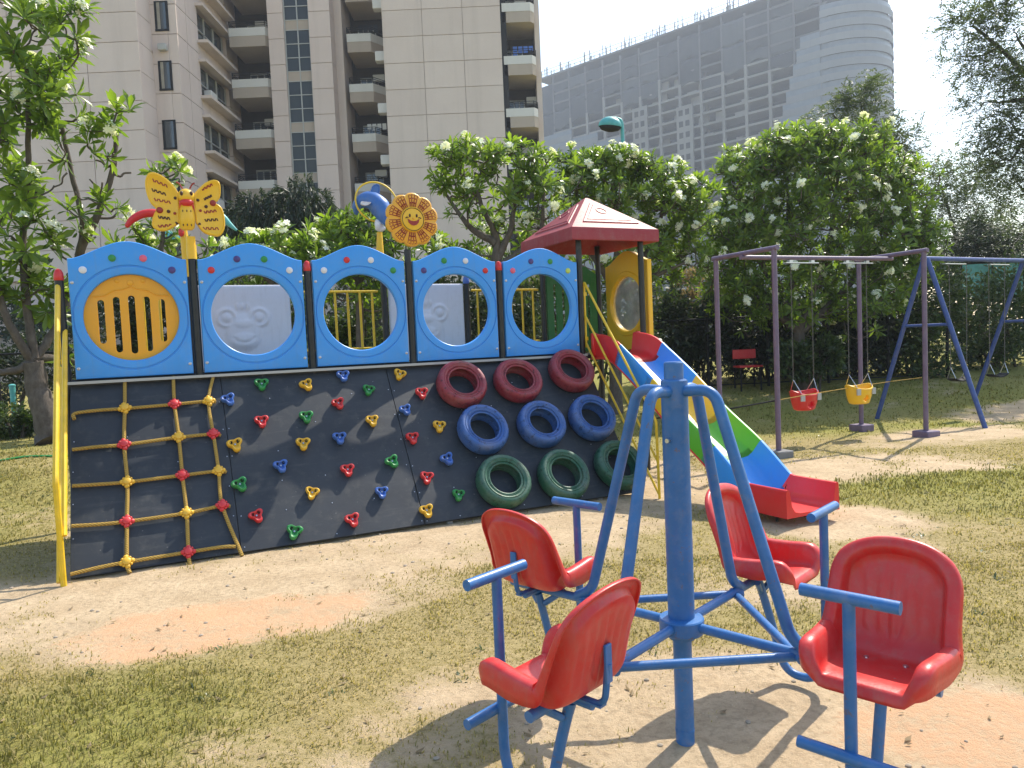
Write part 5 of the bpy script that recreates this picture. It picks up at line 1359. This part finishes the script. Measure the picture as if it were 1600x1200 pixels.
def LB(Y, px, depth=1.0, dens=1.0):
    """lobes given where they stand in the photograph, at depth Y"""
    o = []
    for q in px:
        u, v, ru, rv, n = q[:5]; y = Y+(q[5] if len(q) > 5 else 0); k = y/FPX
        o.append((at(u, v, y), (ru*k, max(ru, rv)*k*depth, rv*k), int(n*dens)))
    return o
def AT(l): return [at(*q) for q in l]
def base_at(u, Y, v=600):
    p = at(u, v, Y); return (p[0], p[1], hgt(p[0], p[1])-.03)
# big sparse frangipani at the left end
Y = 10.4; bs = base_at(80, Y, 690)
frangipani('big gnarled frangipani with bare forks rising left of the yellow rail', bs,
    [bs, at(72, 655, Y), at(60, 610, Y), at(52, 565, Y)],
    [AT([(52, 565, Y), (22, 520, Y-.2), (2, 470, Y-.3), (-25, 330, Y-.3), (0, 190, Y-.2)]), AT([(52, 565, Y), (82, 520, Y+.2), (105, 470, Y+.4), (122, 400, Y+.5), (128, 345, Y+.5), (112, 270, Y+.4), (95, 190, Y+.3)]),
     AT([(55, 560, Y), (42, 470, Y), (36, 370, Y+.1), (44, 250, Y+.1), (42, 110, Y)]), AT([(122, 400, Y+.5), (150, 340, Y+.4), (175, 270, Y+.3), (183, 200, Y+.3)]), AT([(52, 560, Y), (90, 560, Y+.3), (120, 565, Y+.5)]), AT([(55, 560, Y), (20, 580, Y-.1), (-20, 560, Y-.2), (-60, 400, Y)])],
    LB(Y, [(30, 60, 100, 85, 50), (60, 150, 62, 50, 20), (20, 190, 62, 50, 18), (112, 40, 28, 30, 6), (186, 183, 22, 16, 4), (158, 222, 30, 22, 4), (118, 232, 32, 20, 3), (92, 350, 42, 22, 5), (160, 318, 30, 14, 3), (40, 375, 52, 36, 12), (20, 445, 50, 36, 12), (72, 470, 42, 32, 10), (20, 300, 50, 45, 12), (-90, 260, 90, 180, 40), (130, 545, 35, 15, 2, .4)], .9),
    .30, 3, .13, bare=AT([(150, 250, Y+.3), (170, 300, Y+.3), (140, 280, Y+.3), (105, 270, Y), (85, 290, Y), (190, 330, Y+.5), (150, 370, Y+.5), (75, 250, Y), (205, 270, Y+.4), (60, 300, Y+.2), (95, 400, Y+.3), (135, 310, Y), (118, 300, Y-.2), (160, 285, Y-.1), (178, 240, Y)]), r_trunk=.18, dens=1.15, limb_k=.55)
# low ones behind the blue panels
Y = 12.3; bs = base_at(240, Y)
frangipani('small frangipani with two white flower heads above the butterfly', bs, [bs, at(245, 480, Y), at(248, 430, Y)], [AT([(248, 430, Y), (255, 360, Y), (262, 300, Y)]), AT([(248, 430, Y), (215, 390, Y)])],
    LB(Y, [(262, 268, 30, 18, 6), (235, 368, 40, 18, 7), (205, 380, 30, 18, 4), (300, 395, 30, 20, 4)], .9), .28, 11, .5, r_trunk=.08)
Y = 12.0; bs = base_at(430, Y)
frangipani('low frangipani thick with white flowers behind second panel', bs, [bs, at(432, 500, Y), at(432, 450, Y)], [AT([(432, 450, Y), (390, 410, Y)]), AT([(432, 450, Y), (450, 400, Y)]), AT([(432, 450, Y), (490, 415, Y)])],
    LB(Y, [(390, 392, 42, 26, 22), (450, 388, 48, 28, 24), (415, 430, 60, 40, 20), (500, 420, 40, 40, 14)], .9), .22, 12, .42, r_trunk=.08)
Y = 12.6; bs = base_at(560, Y)
frangipani('leafy frangipani between the dark weeping tree and smiling flower', bs, [bs, at(562, 500, Y), at(560, 440, Y)], [AT([(560, 440, Y), (520, 390, Y)]), AT([(560, 440, Y), (560, 380, Y)]), AT([(560, 440, Y), (610, 395, Y)])],
    LB(Y, [(520, 375, 42, 30, 18), (560, 352, 38, 24, 14), (600, 380, 42, 32, 18), (545, 430, 60, 50, 26), (620, 440, 50, 50, 18)], .9), .22, 13, .05, r_trunk=.08, dens=1.8)
# the three big ones behind the tower and the swings
Y = 13.0; bs = base_at(778, Y)
frangipani('bright frangipani with white heads standing left of red roof', bs, [bs, at(776, 500, Y), at(772, 420, Y)], [AT([(772, 420, Y), (775, 370, Y), (752, 320, Y), (742, 270, Y)]), AT([(772, 420, Y), (800, 350, Y), (805, 280, Y)]), AT([(775, 380, Y), (730, 350, Y), (695, 300, Y)]), AT([(772, 420, Y), (840, 370, Y), (850, 300, Y)])],
    LB(Y, [(742, 248, 62, 28, 22), (695, 268, 32, 34, 11), (800, 262, 55, 36, 22), (845, 300, 40, 50, 18), (770, 315, 70, 36, 14), (735, 385, 62, 40, 16, .8), (830, 380, 60, 50, 22, .5), (670, 400, 40, 40, 10, .8)], .95), .215, 21, .15, r_trunk=.12, dens=2.1)
Y = 14.2; bs = base_at(960, Y)
frangipani('dense frangipani with scattered white flowers directly behind the red roof', bs, [bs, at(962, 520, Y), at(960, 450, Y)], [AT([(960, 450, Y), (910, 370, Y), (900, 290, Y)]), AT([(960, 450, Y), (965, 360, Y), (960, 270, Y)]), AT([(960, 450, Y), (1020, 380, Y), (1040, 300, Y)]), AT([(960, 460, Y), (1070, 410, Y)])],
    LB(Y, [(905, 262, 52, 30, 26), (965, 262, 52, 30, 28), (1030, 285, 52, 36, 28), (930, 320, 80, 50, 40), (1040, 345, 70, 50, 40), (1080, 320, 36, 45, 18), (980, 400, 110, 60, 50, .5), (1070, 420, 60, 40, 18, .5)], .9), .205, 22, .14, r_trunk=.13, dens=2.8, inner=.25)
Y = 15.6; bs = base_at(1252, Y)
frangipani('largest round crowned frangipani, white flowered, behind the purple frame', bs, [bs, at(1250, 560, Y), at(1248, 510, Y)],
    [AT([(1248, 510, Y), (1200, 430, Y), (1160, 340, Y)]), AT([(1248, 510, Y), (1235, 400, Y), (1230, 280, Y)]), AT([(1250, 510, Y), (1290, 410, Y), (1310, 270, Y)]), AT([(1250, 520, Y), (1340, 430, Y), (1400, 340, Y)]), AT([(1250, 520, Y), (1190, 470, Y), (1130, 430, Y)])],
    LB(Y, [(1240, 232, 72, 34, 44), (1320, 235, 70, 36, 44), (1170, 278, 62, 50, 44), (1395, 300, 60, 60, 46), (1280, 300, 110, 60, 70), (1200, 360, 100, 60, 60), (1370, 375, 90, 60, 60), (1145, 370, 52, 60, 36), (1440, 370, 34, 50, 22), (1260, 430, 130, 60, 60, .5), (1400, 440, 60, 50, 28), (1150, 445, 60, 50, 26), (1230, 480, 80, 46, 26, .2), (1330, 480, 80, 46, 26, .2), (1160, 480, 50, 40, 14, .2)], .95), .205, 23, .11, r_trunk=.15, dens=3.7, inner=.2)

def leafy(n, lobes, L, seed, mat, parent, name='crown', aspect=.45, shell=.35):
    """many small blades filling lobes"""
    r = np.random.default_rng(seed); tot = sum(l[2] for l in lobes); P = []; D = []
    for c, rad, k in lobes:
        q = int(n*k/tot); d = unit(r.normal(size=(q, 3))); rr = (shell+(1-shell)*r.random(q)**.5)
        cl = unit(r.normal(size=(max(8, q//60), 3))); idx = r.integers(0, len(cl), q)       # clump the blades into sprays
        d = unit(cl[idx]+d*.30); bump = r.uniform(.78, 1.15, len(cl))[idx]
        P.append(np.array(c)+d*np.array(rad)*(rr*bump)[:, None]); D.append(unit(d*.6+r.normal(size=(q, 3))*.6+np.array([0, 0, .1])))
    P, D = np.concatenate(P), np.concatenate(D); Nn = unit(np.cross(np.cross(D, unit(r.normal(size=D.shape)+np.array([0, 0, 1.2]))), D))
    LL = L*r.uniform(.6, 1.25, len(P)); S_ = unit(np.cross(D, Nn))*(LL*aspect*.5)[:, None]; m_ = P+D*(LL*.5)[:, None]
    V = np.stack([P, m_-S_, P+D*LL[:, None]-Nn*(LL*.15)[:, None], m_+S_], 1).reshape(-1, 3); k = np.arange(len(P))*4
    F = np.stack([k, k+1, k+2, k+3], -1)
    return np_mesh(name, V, F, M[mat], parent, attr={'age': np.repeat(r.random(len(P)), 4)})
def shrub(label, Y, px, n, L, mat, seed, name='shrub', cat='shrub', group=None, aspect=.45, stems=9):
    u = sum(q[0] for q in px)/len(px); p = at(u, 600, Y); b = np.array([p[0], p[1], hgt(p[0], p[1])-.02])
    t = thing(name, label, cat, b, 0, group); lobes = [(np.array(c)-b, r, k) for c, r, k in LB(Y, px, .8)]
    r = random.Random(seed); mb = MB()
    for c, rad, k in lobes:
        for q in range(max(2, stems//len(lobes))):
            e = c+np.array([r.uniform(-.5, .5)*rad[0], r.uniform(-.5, .5)*rad[1], r.uniform(-.2, .5)*rad[2]]); s = np.array([c[0]*.4+r.uniform(-.15, .15), r.uniform(-.2, .2), 0])
            mb.tube(bez([s, (s+e)/2+np.array([r.uniform(-.1, .1), 0, .1]), e], 4), list(np.linspace(.03, .008, 9)), 6)
    mb.build('stems', M['bark_dark'], t, fix=False)
    leafy(n, lobes, L, seed, mat, t, 'crown', aspect); return t
# dark planting behind the climbing frame (seen through its portholes)
G = 'dark shrubs behind the climbing frame'
shrub('dark shrub seen through the slots of amber disc', 13.4, [(170, 520, 70, 70, 5), (260, 500, 70, 75, 5)], 5200, .13, 'leaf_dark', 31, group=G)
shrub('dark shrub visible above the left white relief panel', 14.0, [(370, 500, 70, 80, 5), (450, 480, 60, 80, 5)], 5200, .13, 'leaf_hedge', 32, group=G)
shrub('green shrub seen behind yellow railing through third porthole', 13.8, [(520, 560, 60, 60, 5), (590, 520, 60, 80, 5)], 5200, .13, 'leaf_hedge', 33, group=G)
shrub('dark shrub seen behind railing through fourth porthole', 14.2, [(690, 500, 70, 80, 5), (770, 520, 60, 80, 5)], 5200, .13, 'leaf_dark', 34, group=G)
shrub('dark shrub behind the green slotted panel and fifth porthole', 14.6, [(860, 500, 70, 80, 5), (960, 510, 70, 80, 5)], 5200, .13, 'leaf_hedge', 35, group=G)
G = 'hedge shrubs beyond the swings'
shrub('dark shrub beside top of the multicoloured slide', 16.7, [(1045, 520, 55, 72, 5), (1110, 528, 55, 66, 5)], 7500, .15, 'leaf_dark', 41, group=G)
shrub('dark shrub behind red bench at the wire fence', 17.0, [(1175, 522, 60, 72, 5), (1232, 528, 55, 66, 5)], 7500, .15, 'leaf_dark', 42, group=G)
shrub('dark low shrub round the trunk of largest frangipani', 15.1, [(1240, 562, 36, 32, 5), (1285, 558, 36, 34, 5)], 3600, .13, 'leaf_hedge', 48, group=G)
shrub('dark shrub right behind red bucket swing at the fence', 16.9, [(1290, 522, 65, 72, 5), (1352, 524, 55, 66, 5)], 7500, .15, 'leaf_dark', 43, group=G)
shrub('pale leaved tall shrub between the two blue A-frame ends', 16.6, [(1410, 500, 50, 75, 6), (1460, 470, 50, 65, 6), (1430, 560, 60, 40, 4)], 8200, .125, 'leaf_hedge', 44, group=G)
shrub('broad pale shrub under the farther blue A-frame end', 17.2, [(1530, 500, 60, 70, 6), (1590, 480, 60, 80, 6), (1560, 570, 70, 40, 4)], 8200, .125, 'leaf_hedge', 45, group=G)
shrub('dark shrub at the right edge beyond the blue swing', 18.4, [(1680, 500, 70, 90, 6), (1760, 520, 60, 90, 5)], 6000, .15, 'leaf_dark', 46, group=G)
shrub('dry brown twiggy shrub between the slide and purple frame', 17.2, [(1088, 455, 42, 36, 5), (1060, 470, 30, 30, 3)], 2600, .11, 'leaf_dry', 47, 'dry_shrub')
G = 'low shrubs at the left bank'
shrub('low clipped shrub left of the big frangipani trunk', 11.3, [(15, 655, 38, 28, 5), (55, 660, 25, 20, 4), (-40, 655, 40, 30, 4)], 5200, .075, 'leaf_hedge', 51, group=G)
shrub('taller dark shrub behind wire fence at the left edge', 15.5, [(-30, 590, 70, 60, 5), (60, 570, 60, 50, 5)], 4200, .12, 'leaf_dark', 52, group=G)
# weeping dark tree in front of the tower
def weeping(label, Y, px, n, seed, tr):
    p = at(tr[0], 600, Y); b = np.array([p[0], p[1], hgt(p[0], p[1])-.05]); t = thing('weeping_tree', label, 'tree', b); r = np.random.default_rng(seed)
    lobes = [(np.array(c)-b, rad, k) for c, rad, k in LB(Y, px, .9)]; T, A = lobe_tips(lobes, seed, .5, .3)
    top = lobes[0][0]
    skeleton('trunk', t, [np.zeros(3), top*.4+np.array([.1, 0, 0]), top*.75], [[top*.75, c] for c, _, _ in lobes], T[::3], 'bark_dark', .16, .012, seed)
    P = []; D = []; L = []
    for q, a in zip(T, A):
        Ls = r.uniform(.7, 1.5); d = unit(a*np.array([1, 1, .2])); pts = [q+d*Ls*.45*s-np.array([0, 0, 1.0])*Ls*s*s*1.1+np.array([0, 0, .12*s]) for s in np.linspace(0, 1, 14)]
        for i in range(13):
            for k in range(5): P.append(pts[i]+r.normal(size=3)*.03); D.append(unit((pts[i+1]-pts[i])*2.5/np.linalg.norm(pts[i+1]-pts[i])+r.normal(size=3)*.6)); L.append(r.uniform(.12, .24))
    P, D, L = np.array(P), np.array(D), np.array(L); V, F = leaf_arrays(P, D, unit(np.cross(D, r.normal(size=D.shape))), L, L*.16, .1, .05)
    np_mesh('crown', V, F, M['leaf_dark'], t, attr={'age': np.repeat(r.random(len(L)), 8)})
weeping('dark weeping tree with drooping strands before the pink tower', 21, [(465, 320, 50, 38, 90), (405, 335, 45, 35, 70), (500, 345, 36, 40, 50), (440, 370, 70, 40, 70)], 0, 61, (455, 600))
# feathery trees on the right
def feathery(label, Y, px, n, seed, trunk, mat='leaf_feather', leaflet=.07, frond=.5, pairs=12, droop=.35, group=None, r_trunk=.16, name='feathery_tree'):
    p = at(trunk[0][0], 600, Y); b = np.array([p[0], p[1], hgt(p[0], p[1])-.05]); t = thing(name, label, 'tree', b, 0, group); r = np.random.default_rng(seed)
    lobes = [(np.array(c)-b, rad, k) for c, rad, k in LB(Y, px, .9)]; T, A = lobe_tips(lobes, seed, .3, .1)
    tp = [np.zeros(3)]+[at(u, v, Y)-b for u, v in trunk]
    skeleton('trunk', t, tp, [[tp[-1], (tp[-1]+c)/2+np.array([0, 0, .2]), c] for c, _, _ in lobes], T[::4], 'bark_dark', r_trunk, .012, seed)
    per = max(1, n//len(T)); Q = np.repeat(T, per, 0)+r.normal(size=(len(T)*per, 3))*frond*.35; a = unit(np.repeat(A, per, 0)+r.normal(size=(len(T)*per, 3))*.75); m_ = len(Q)
    side = unit(np.cross(a, [[0, 0, 1.0]])+r.normal(size=a.shape)*.25); P = []; D = []
    for i in range(pairs):
        s = (i+.5)/pairs; pos = Q+a*frond*s-np.array([0, 0, 1.0])*droop*frond*s*s
        for g in (-1, 1): P.append(pos); D.append(unit(side*g+a*.45+r.normal(size=a.shape)*.18))
    P, D = np.concatenate(P), np.concatenate(D); LL = leaflet*r.uniform(.7, 1.2, len(P)); S_ = unit(np.cross(D, r.normal(size=D.shape)*.5+np.array([0, 0, 1.0])))*(LL*.17)[:, None]; mid = P+D*(LL*.5)[:, None]
    V = np.stack([P, mid-S_, P+D*LL[:, None], mid+S_], 1).reshape(-1, 3); k = np.arange(len(P))*4
    np_mesh('crown', V, np.stack([k, k+1, k+2, k+3], -1), M[mat], t, attr={'age': np.repeat(np.tile(r.random(m_), pairs*2), 4)})
G = 'feathery trees at the right'
feathery('tall feathery tree overhanging the upper right corner', 19, [(1590, 60, 90, 70, 60), (1560, 160, 62, 60, 44), (1620, 200, 70, 70, 44), (1580, 250, 52, 40, 28), (1650, 330, 70, 60, 30), (1600, 300, 40, 30, 14), (1520, 40, 46, 40, 20)], 2600, 71, [(1720, 450), (1690, 300), (1650, 180)], leaflet=.085, frond=.55, group=G)
feathery('pale thin feathery tree against the bright sky beyond big frangipani', 33, [(1470, 290, 60, 50, 40), (1530, 320, 60, 50, 36), (1440, 350, 50, 50, 26), (1560, 380, 50, 40, 22), (1500, 390, 60, 40, 26)], 1500, 72, [(1500, 500), (1500, 400)], leaflet=.13, frond=1.0, droop=.6, group=G)
feathery('slender tree tops peeping over the big frangipani crown', 27, [(1300, 178, 22, 14, 10), (1345, 160, 40, 26, 26), (1375, 205, 42, 26, 20), (1410, 225, 26, 22, 12), (1395, 260, 36, 30, 14)], 800, 73, [(1360, 400), (1355, 260)], leaflet=.11, frond=.6, group=G)
feathery('dark conifer like tree under the overhanging feathery crown', 26, [(1525, 380, 38, 40, 30), (1560, 400, 40, 36, 26), (1500, 420, 36, 30, 20), (1590, 400, 40, 40, 22), (1640, 420, 50, 50, 24)], 1500, 74, [(1535, 520), (1530, 420)], 'leaf_dark', .11, .6, group=G)
# far tree belts, well beyond everything, so the lawn does not end at a bare horizon
def belt(label, Y, u0, u1, vtop, n, seed, mat):
    t = thing('tree_belt', label, 'trees', at((u0+u1)/2, 560, Y)); b = np.array(t.location); r = random.Random(seed); L = []
    k = Y/FPX; u = u0
    while u < u1:
        w = r.uniform(35, 70); v = vtop+r.uniform(-14, 18); h = (560-v); c = at(u, v+h*.55, Y+r.uniform(-2, 2)); L.append((c-b, (w*k, w*k*.6, h*.55*k), 5)); u += w*.9
    o = leafy(n, L, .34, seed, mat, t, 'crown', .5, .3); t['kind'] = 'stuff'
belt('distant dark belt of trees closing the park behind everything', 36, -500, 2200, 430, 26000, 81, 'leaf_dark')

# ------------------------------------------------------------------ fences, net, bench, bollard
def wire_fence(label, p0, p1, h, npost, step, group):
    p0 = np.array(p0); p1 = np.array(p1); d = p1-p0; L = float(np.linalg.norm(d[:2])); a = math.atan2(d[1], d[0]); z = hgt(p0[0], p0[1]); t = thing('wire_fence', label, 'fence', (p0[0], p0[1], z), a, group)
    for k in range(npost):
        x = L*k/(npost-1); mb = MB(); mb.tube([(x, 0, -.3), (x, 0, h)], .035, 8); mb.build('post', M['iron'], t)
    mb = MB(); mb.tube([(0, 0, h-.03), (L, 0, h-.03)], .022, 8); mb.tube([(0, 0, .08), (L, 0, .08)], .015, 6); mb.build('rail', M['iron'], t)
    mb = MB(); n = int((L+h)/step)
    for k in range(n):
        x = k*step
        for s in (1, -1):
            x0, x1 = (x-h, x) if s > 0 else (x, x-h)
            za, zb = 0.08, h-.05
            a0, b0 = np.array([x0, 0, za]), np.array([x1, 0, zb]); dd = b0-a0
            t0 = max(0, (0-a0[0])/dd[0] if dd[0] > 0 else (L-a0[0])/dd[0]); t1 = min(1, (L-a0[0])/dd[0] if dd[0] > 0 else (0-a0[0])/dd[0])
            if t1 > t0: mb.tube([a0+dd*t0, a0+dd*t1], .0035, 3, caps=False)
    mb.build('wire_mesh', M['iron'], t, fix=False)
pa, pb = at(1010, 520, 16.0), at(1480, 520, 16.2)
wire_fence('dark wire mesh fence behind the swings under the trees', pa, pb, 1.55, 6, .16, 'wire fences')
pa, pb = at(-120, 600, 13.0), at(110, 600, 13.6)
wire_fence('dark wire mesh fence behind the big frangipani trunk', pa, pb, 1.35, 3, .14, 'wire fences')
# teal shade net on poles
p = at(1502, 440, 20.5); q = at(1600, 440, 20.5); t = thing('shade_net', 'pale teal shade net hung between poles above the hedge', 'net', (p[0], p[1], hgt(p[0], p[1])))
zb, zt_ = at(1540, 462, 20.5)[2]-t.location[2], at(1540, 412, 20.5)[2]-t.location[2]; Lx = float(q[0]-p[0])
for x in (0, Lx*.5, Lx): mb = MB(); mb.tube([(x, 0, -.1), (x, 0, zt_+.05)], .03, 8); mb.build('pole', M['iron'], t)
nt = NT('teal_netting'); v = nt.coord(); tr = nt.n('ShaderNodeBsdfTransparent'); df = nt.pbr((.16, .42, .40), .8); mx = nt.n('ShaderNodeMixShader'); nt.set(mx, 0, nt.ramp(nt.noise(v, 3, 5, .6), [(.3, .5), (.7, .85)])); nt.t.links.new(tr.outputs[0], mx.inputs[1]); nt.t.links.new(df.outputs[0], mx.inputs[2]); M['net_teal'] = nt.done(mx)
mb = MB(); mb.grid(lambda u, v: (Lx*u, .05*math.sin(u*17)+.04, zb+(zt_-zb)*v-.08*math.sin(u*PI)*(1-v)), 40, 8); mb.grid(lambda u, v: (Lx*u, .05*math.sin(u*17)+.046, zb+(zt_-zb)*v-.08*math.sin(u*PI)*(1-v)), 40, 8); mb.build('netting', M['net_teal'], t, fix=False)
# red bench near the fence
p = at(1168, 560, 15.8); z = hgt(p[0], p[1]); t = thing('park_bench', 'red park bench partly behind the purple frame near the fence', 'bench', (p[0], p[1], z), .1)
zz = float(at(1168, 546, 15.8)[2]-z)
mb = MB(); mb.box(-.26, .26, .16, .19, zz-.20, zz, b=.01); mb.build('backrest', M['hold_red'], t)
mb = MB(); mb.box(-.26, .26, -.2, .17, zz-.38, zz-.34, b=.01); mb.build('seat', M['hold_red'], t)
for x in (-.22, .22): mb = MB(); mb.tube([(x, -.16, -.05), (x, -.16, zz-.38)], .02, 6); mb.tube([(x, .18, -.05), (x, .18, zz-.05)], .02, 6); mb.build('leg', M['iron'], t)
# teal bollard lamp at the left edge
p = at(22, 640, 11.9); z = hgt(p[0], p[1]); zz = float(at(22, 600, 11.9)[2]-z)
t = thing('bollard_lamp', 'small teal bollard lamp left of the frangipani trunk', 'bollard lamp', (p[0], p[1], z))
mb = MB(); mb.tube([(0, 0, -.05), (0, 0, zz-.14)], .04, 12); mb.build('post', M['teal'], t)
mb = MB(); mb.lathe([(.03, zz-.15), (.045, zz-.14), (.045, zz-.04), (.05, zz-.035), (.05, zz-.015), (.03, zz), (.0001, zz+.004)], 16); mb.build('lamp_head', M['teal'], t)
# grey kerb behind the low shrub
p0, p1 = at(-150, 640, 12.2), at(140, 640, 12.5); mb = MB(); z = hgt(p0[0], p0[1]); mb.box(p0[0], p1[0], p0[1], p0[1]+.18, z-.2, z+.16, b=.01); tag(mb.build('kerb', M['conc']), 'grey concrete kerb behind the low shrub', 'kerb', kind='structure')
# ------------------------------------------------------------------ daylight
SUN_AZ, SUN_EL = math.radians(41), math.radians(50.3)     # azimuth from +Y towards +X
w = bpy.data.worlds.new('World'); S.world = w; w.use_nodes = True; nt = w.node_tree; nt.nodes.clear()
sky = nt.nodes.new('ShaderNodeTexSky'); sky.sky_type = 'NISHITA'; sky.sun_disc = False; sky.sun_elevation = SUN_EL; sky.sun_rotation = SUN_AZ
sky.air_density = 1.3; sky.dust_density = 1.6; sky.ozone_density = 1.0; sky.altitude = 200
bg = nt.nodes.new('ShaderNodeBackground'); bg.inputs[1].default_value = .15; ow = nt.nodes.new('ShaderNodeOutputWorld')
nt.links.new(sky.outputs[0], bg.inputs[0]); nt.links.new(bg.outputs[0], ow.inputs[0])
sl = bpy.data.lights.new('sun', 'SUN'); sl.energy = 3.8; sl.angle = math.radians(.53); sl.color = (1.0, .925, .80); so = bpy.data.objects.new('sun', sl); COL.objects.link(so)
dv = Vector((math.sin(SUN_AZ)*math.cos(SUN_EL), math.cos(SUN_AZ)*math.cos(SUN_EL), math.sin(SUN_EL))); so.rotation_euler = (-dv).to_track_quat('-Z', 'Y').to_euler()
HAZE = .00065
if HAZE > 0:
    mb = MB(); mb.box(-160, 330, -12, 420, -3, 150); hz_ = NT('thin_air_haze'); pv = hz_.n('ShaderNodeVolumePrincipled', ins={'Color': (.78, .87, 1.0, 1), 'Density': HAZE, 'Anisotropy': .35}); hz_.t.links.new(pv.outputs[0], hz_.out.inputs[1])
    o = mb.build('haze', hz_.mat, smooth=False); tag(o, 'thin pale haze over the whole park', 'haze', kind='stuff')
vs = S.view_settings; vs.view_transform = 'Standard'; vs.look = 'None'; vs.gamma = 1.0; vs.exposure = .93; vs.use_curve_mapping = False
S.render.engine = 'CYCLES'; c = S.cycles; c.use_denoising = True; c.max_bounces = 7; c.diffuse_bounces = 3; c.glossy_bounces = 3; c.transmission_bounces = 4; c.transparent_max_bounces = 8; c.volume_bounces = 0; c.sample_clamp_indirect = 6.0
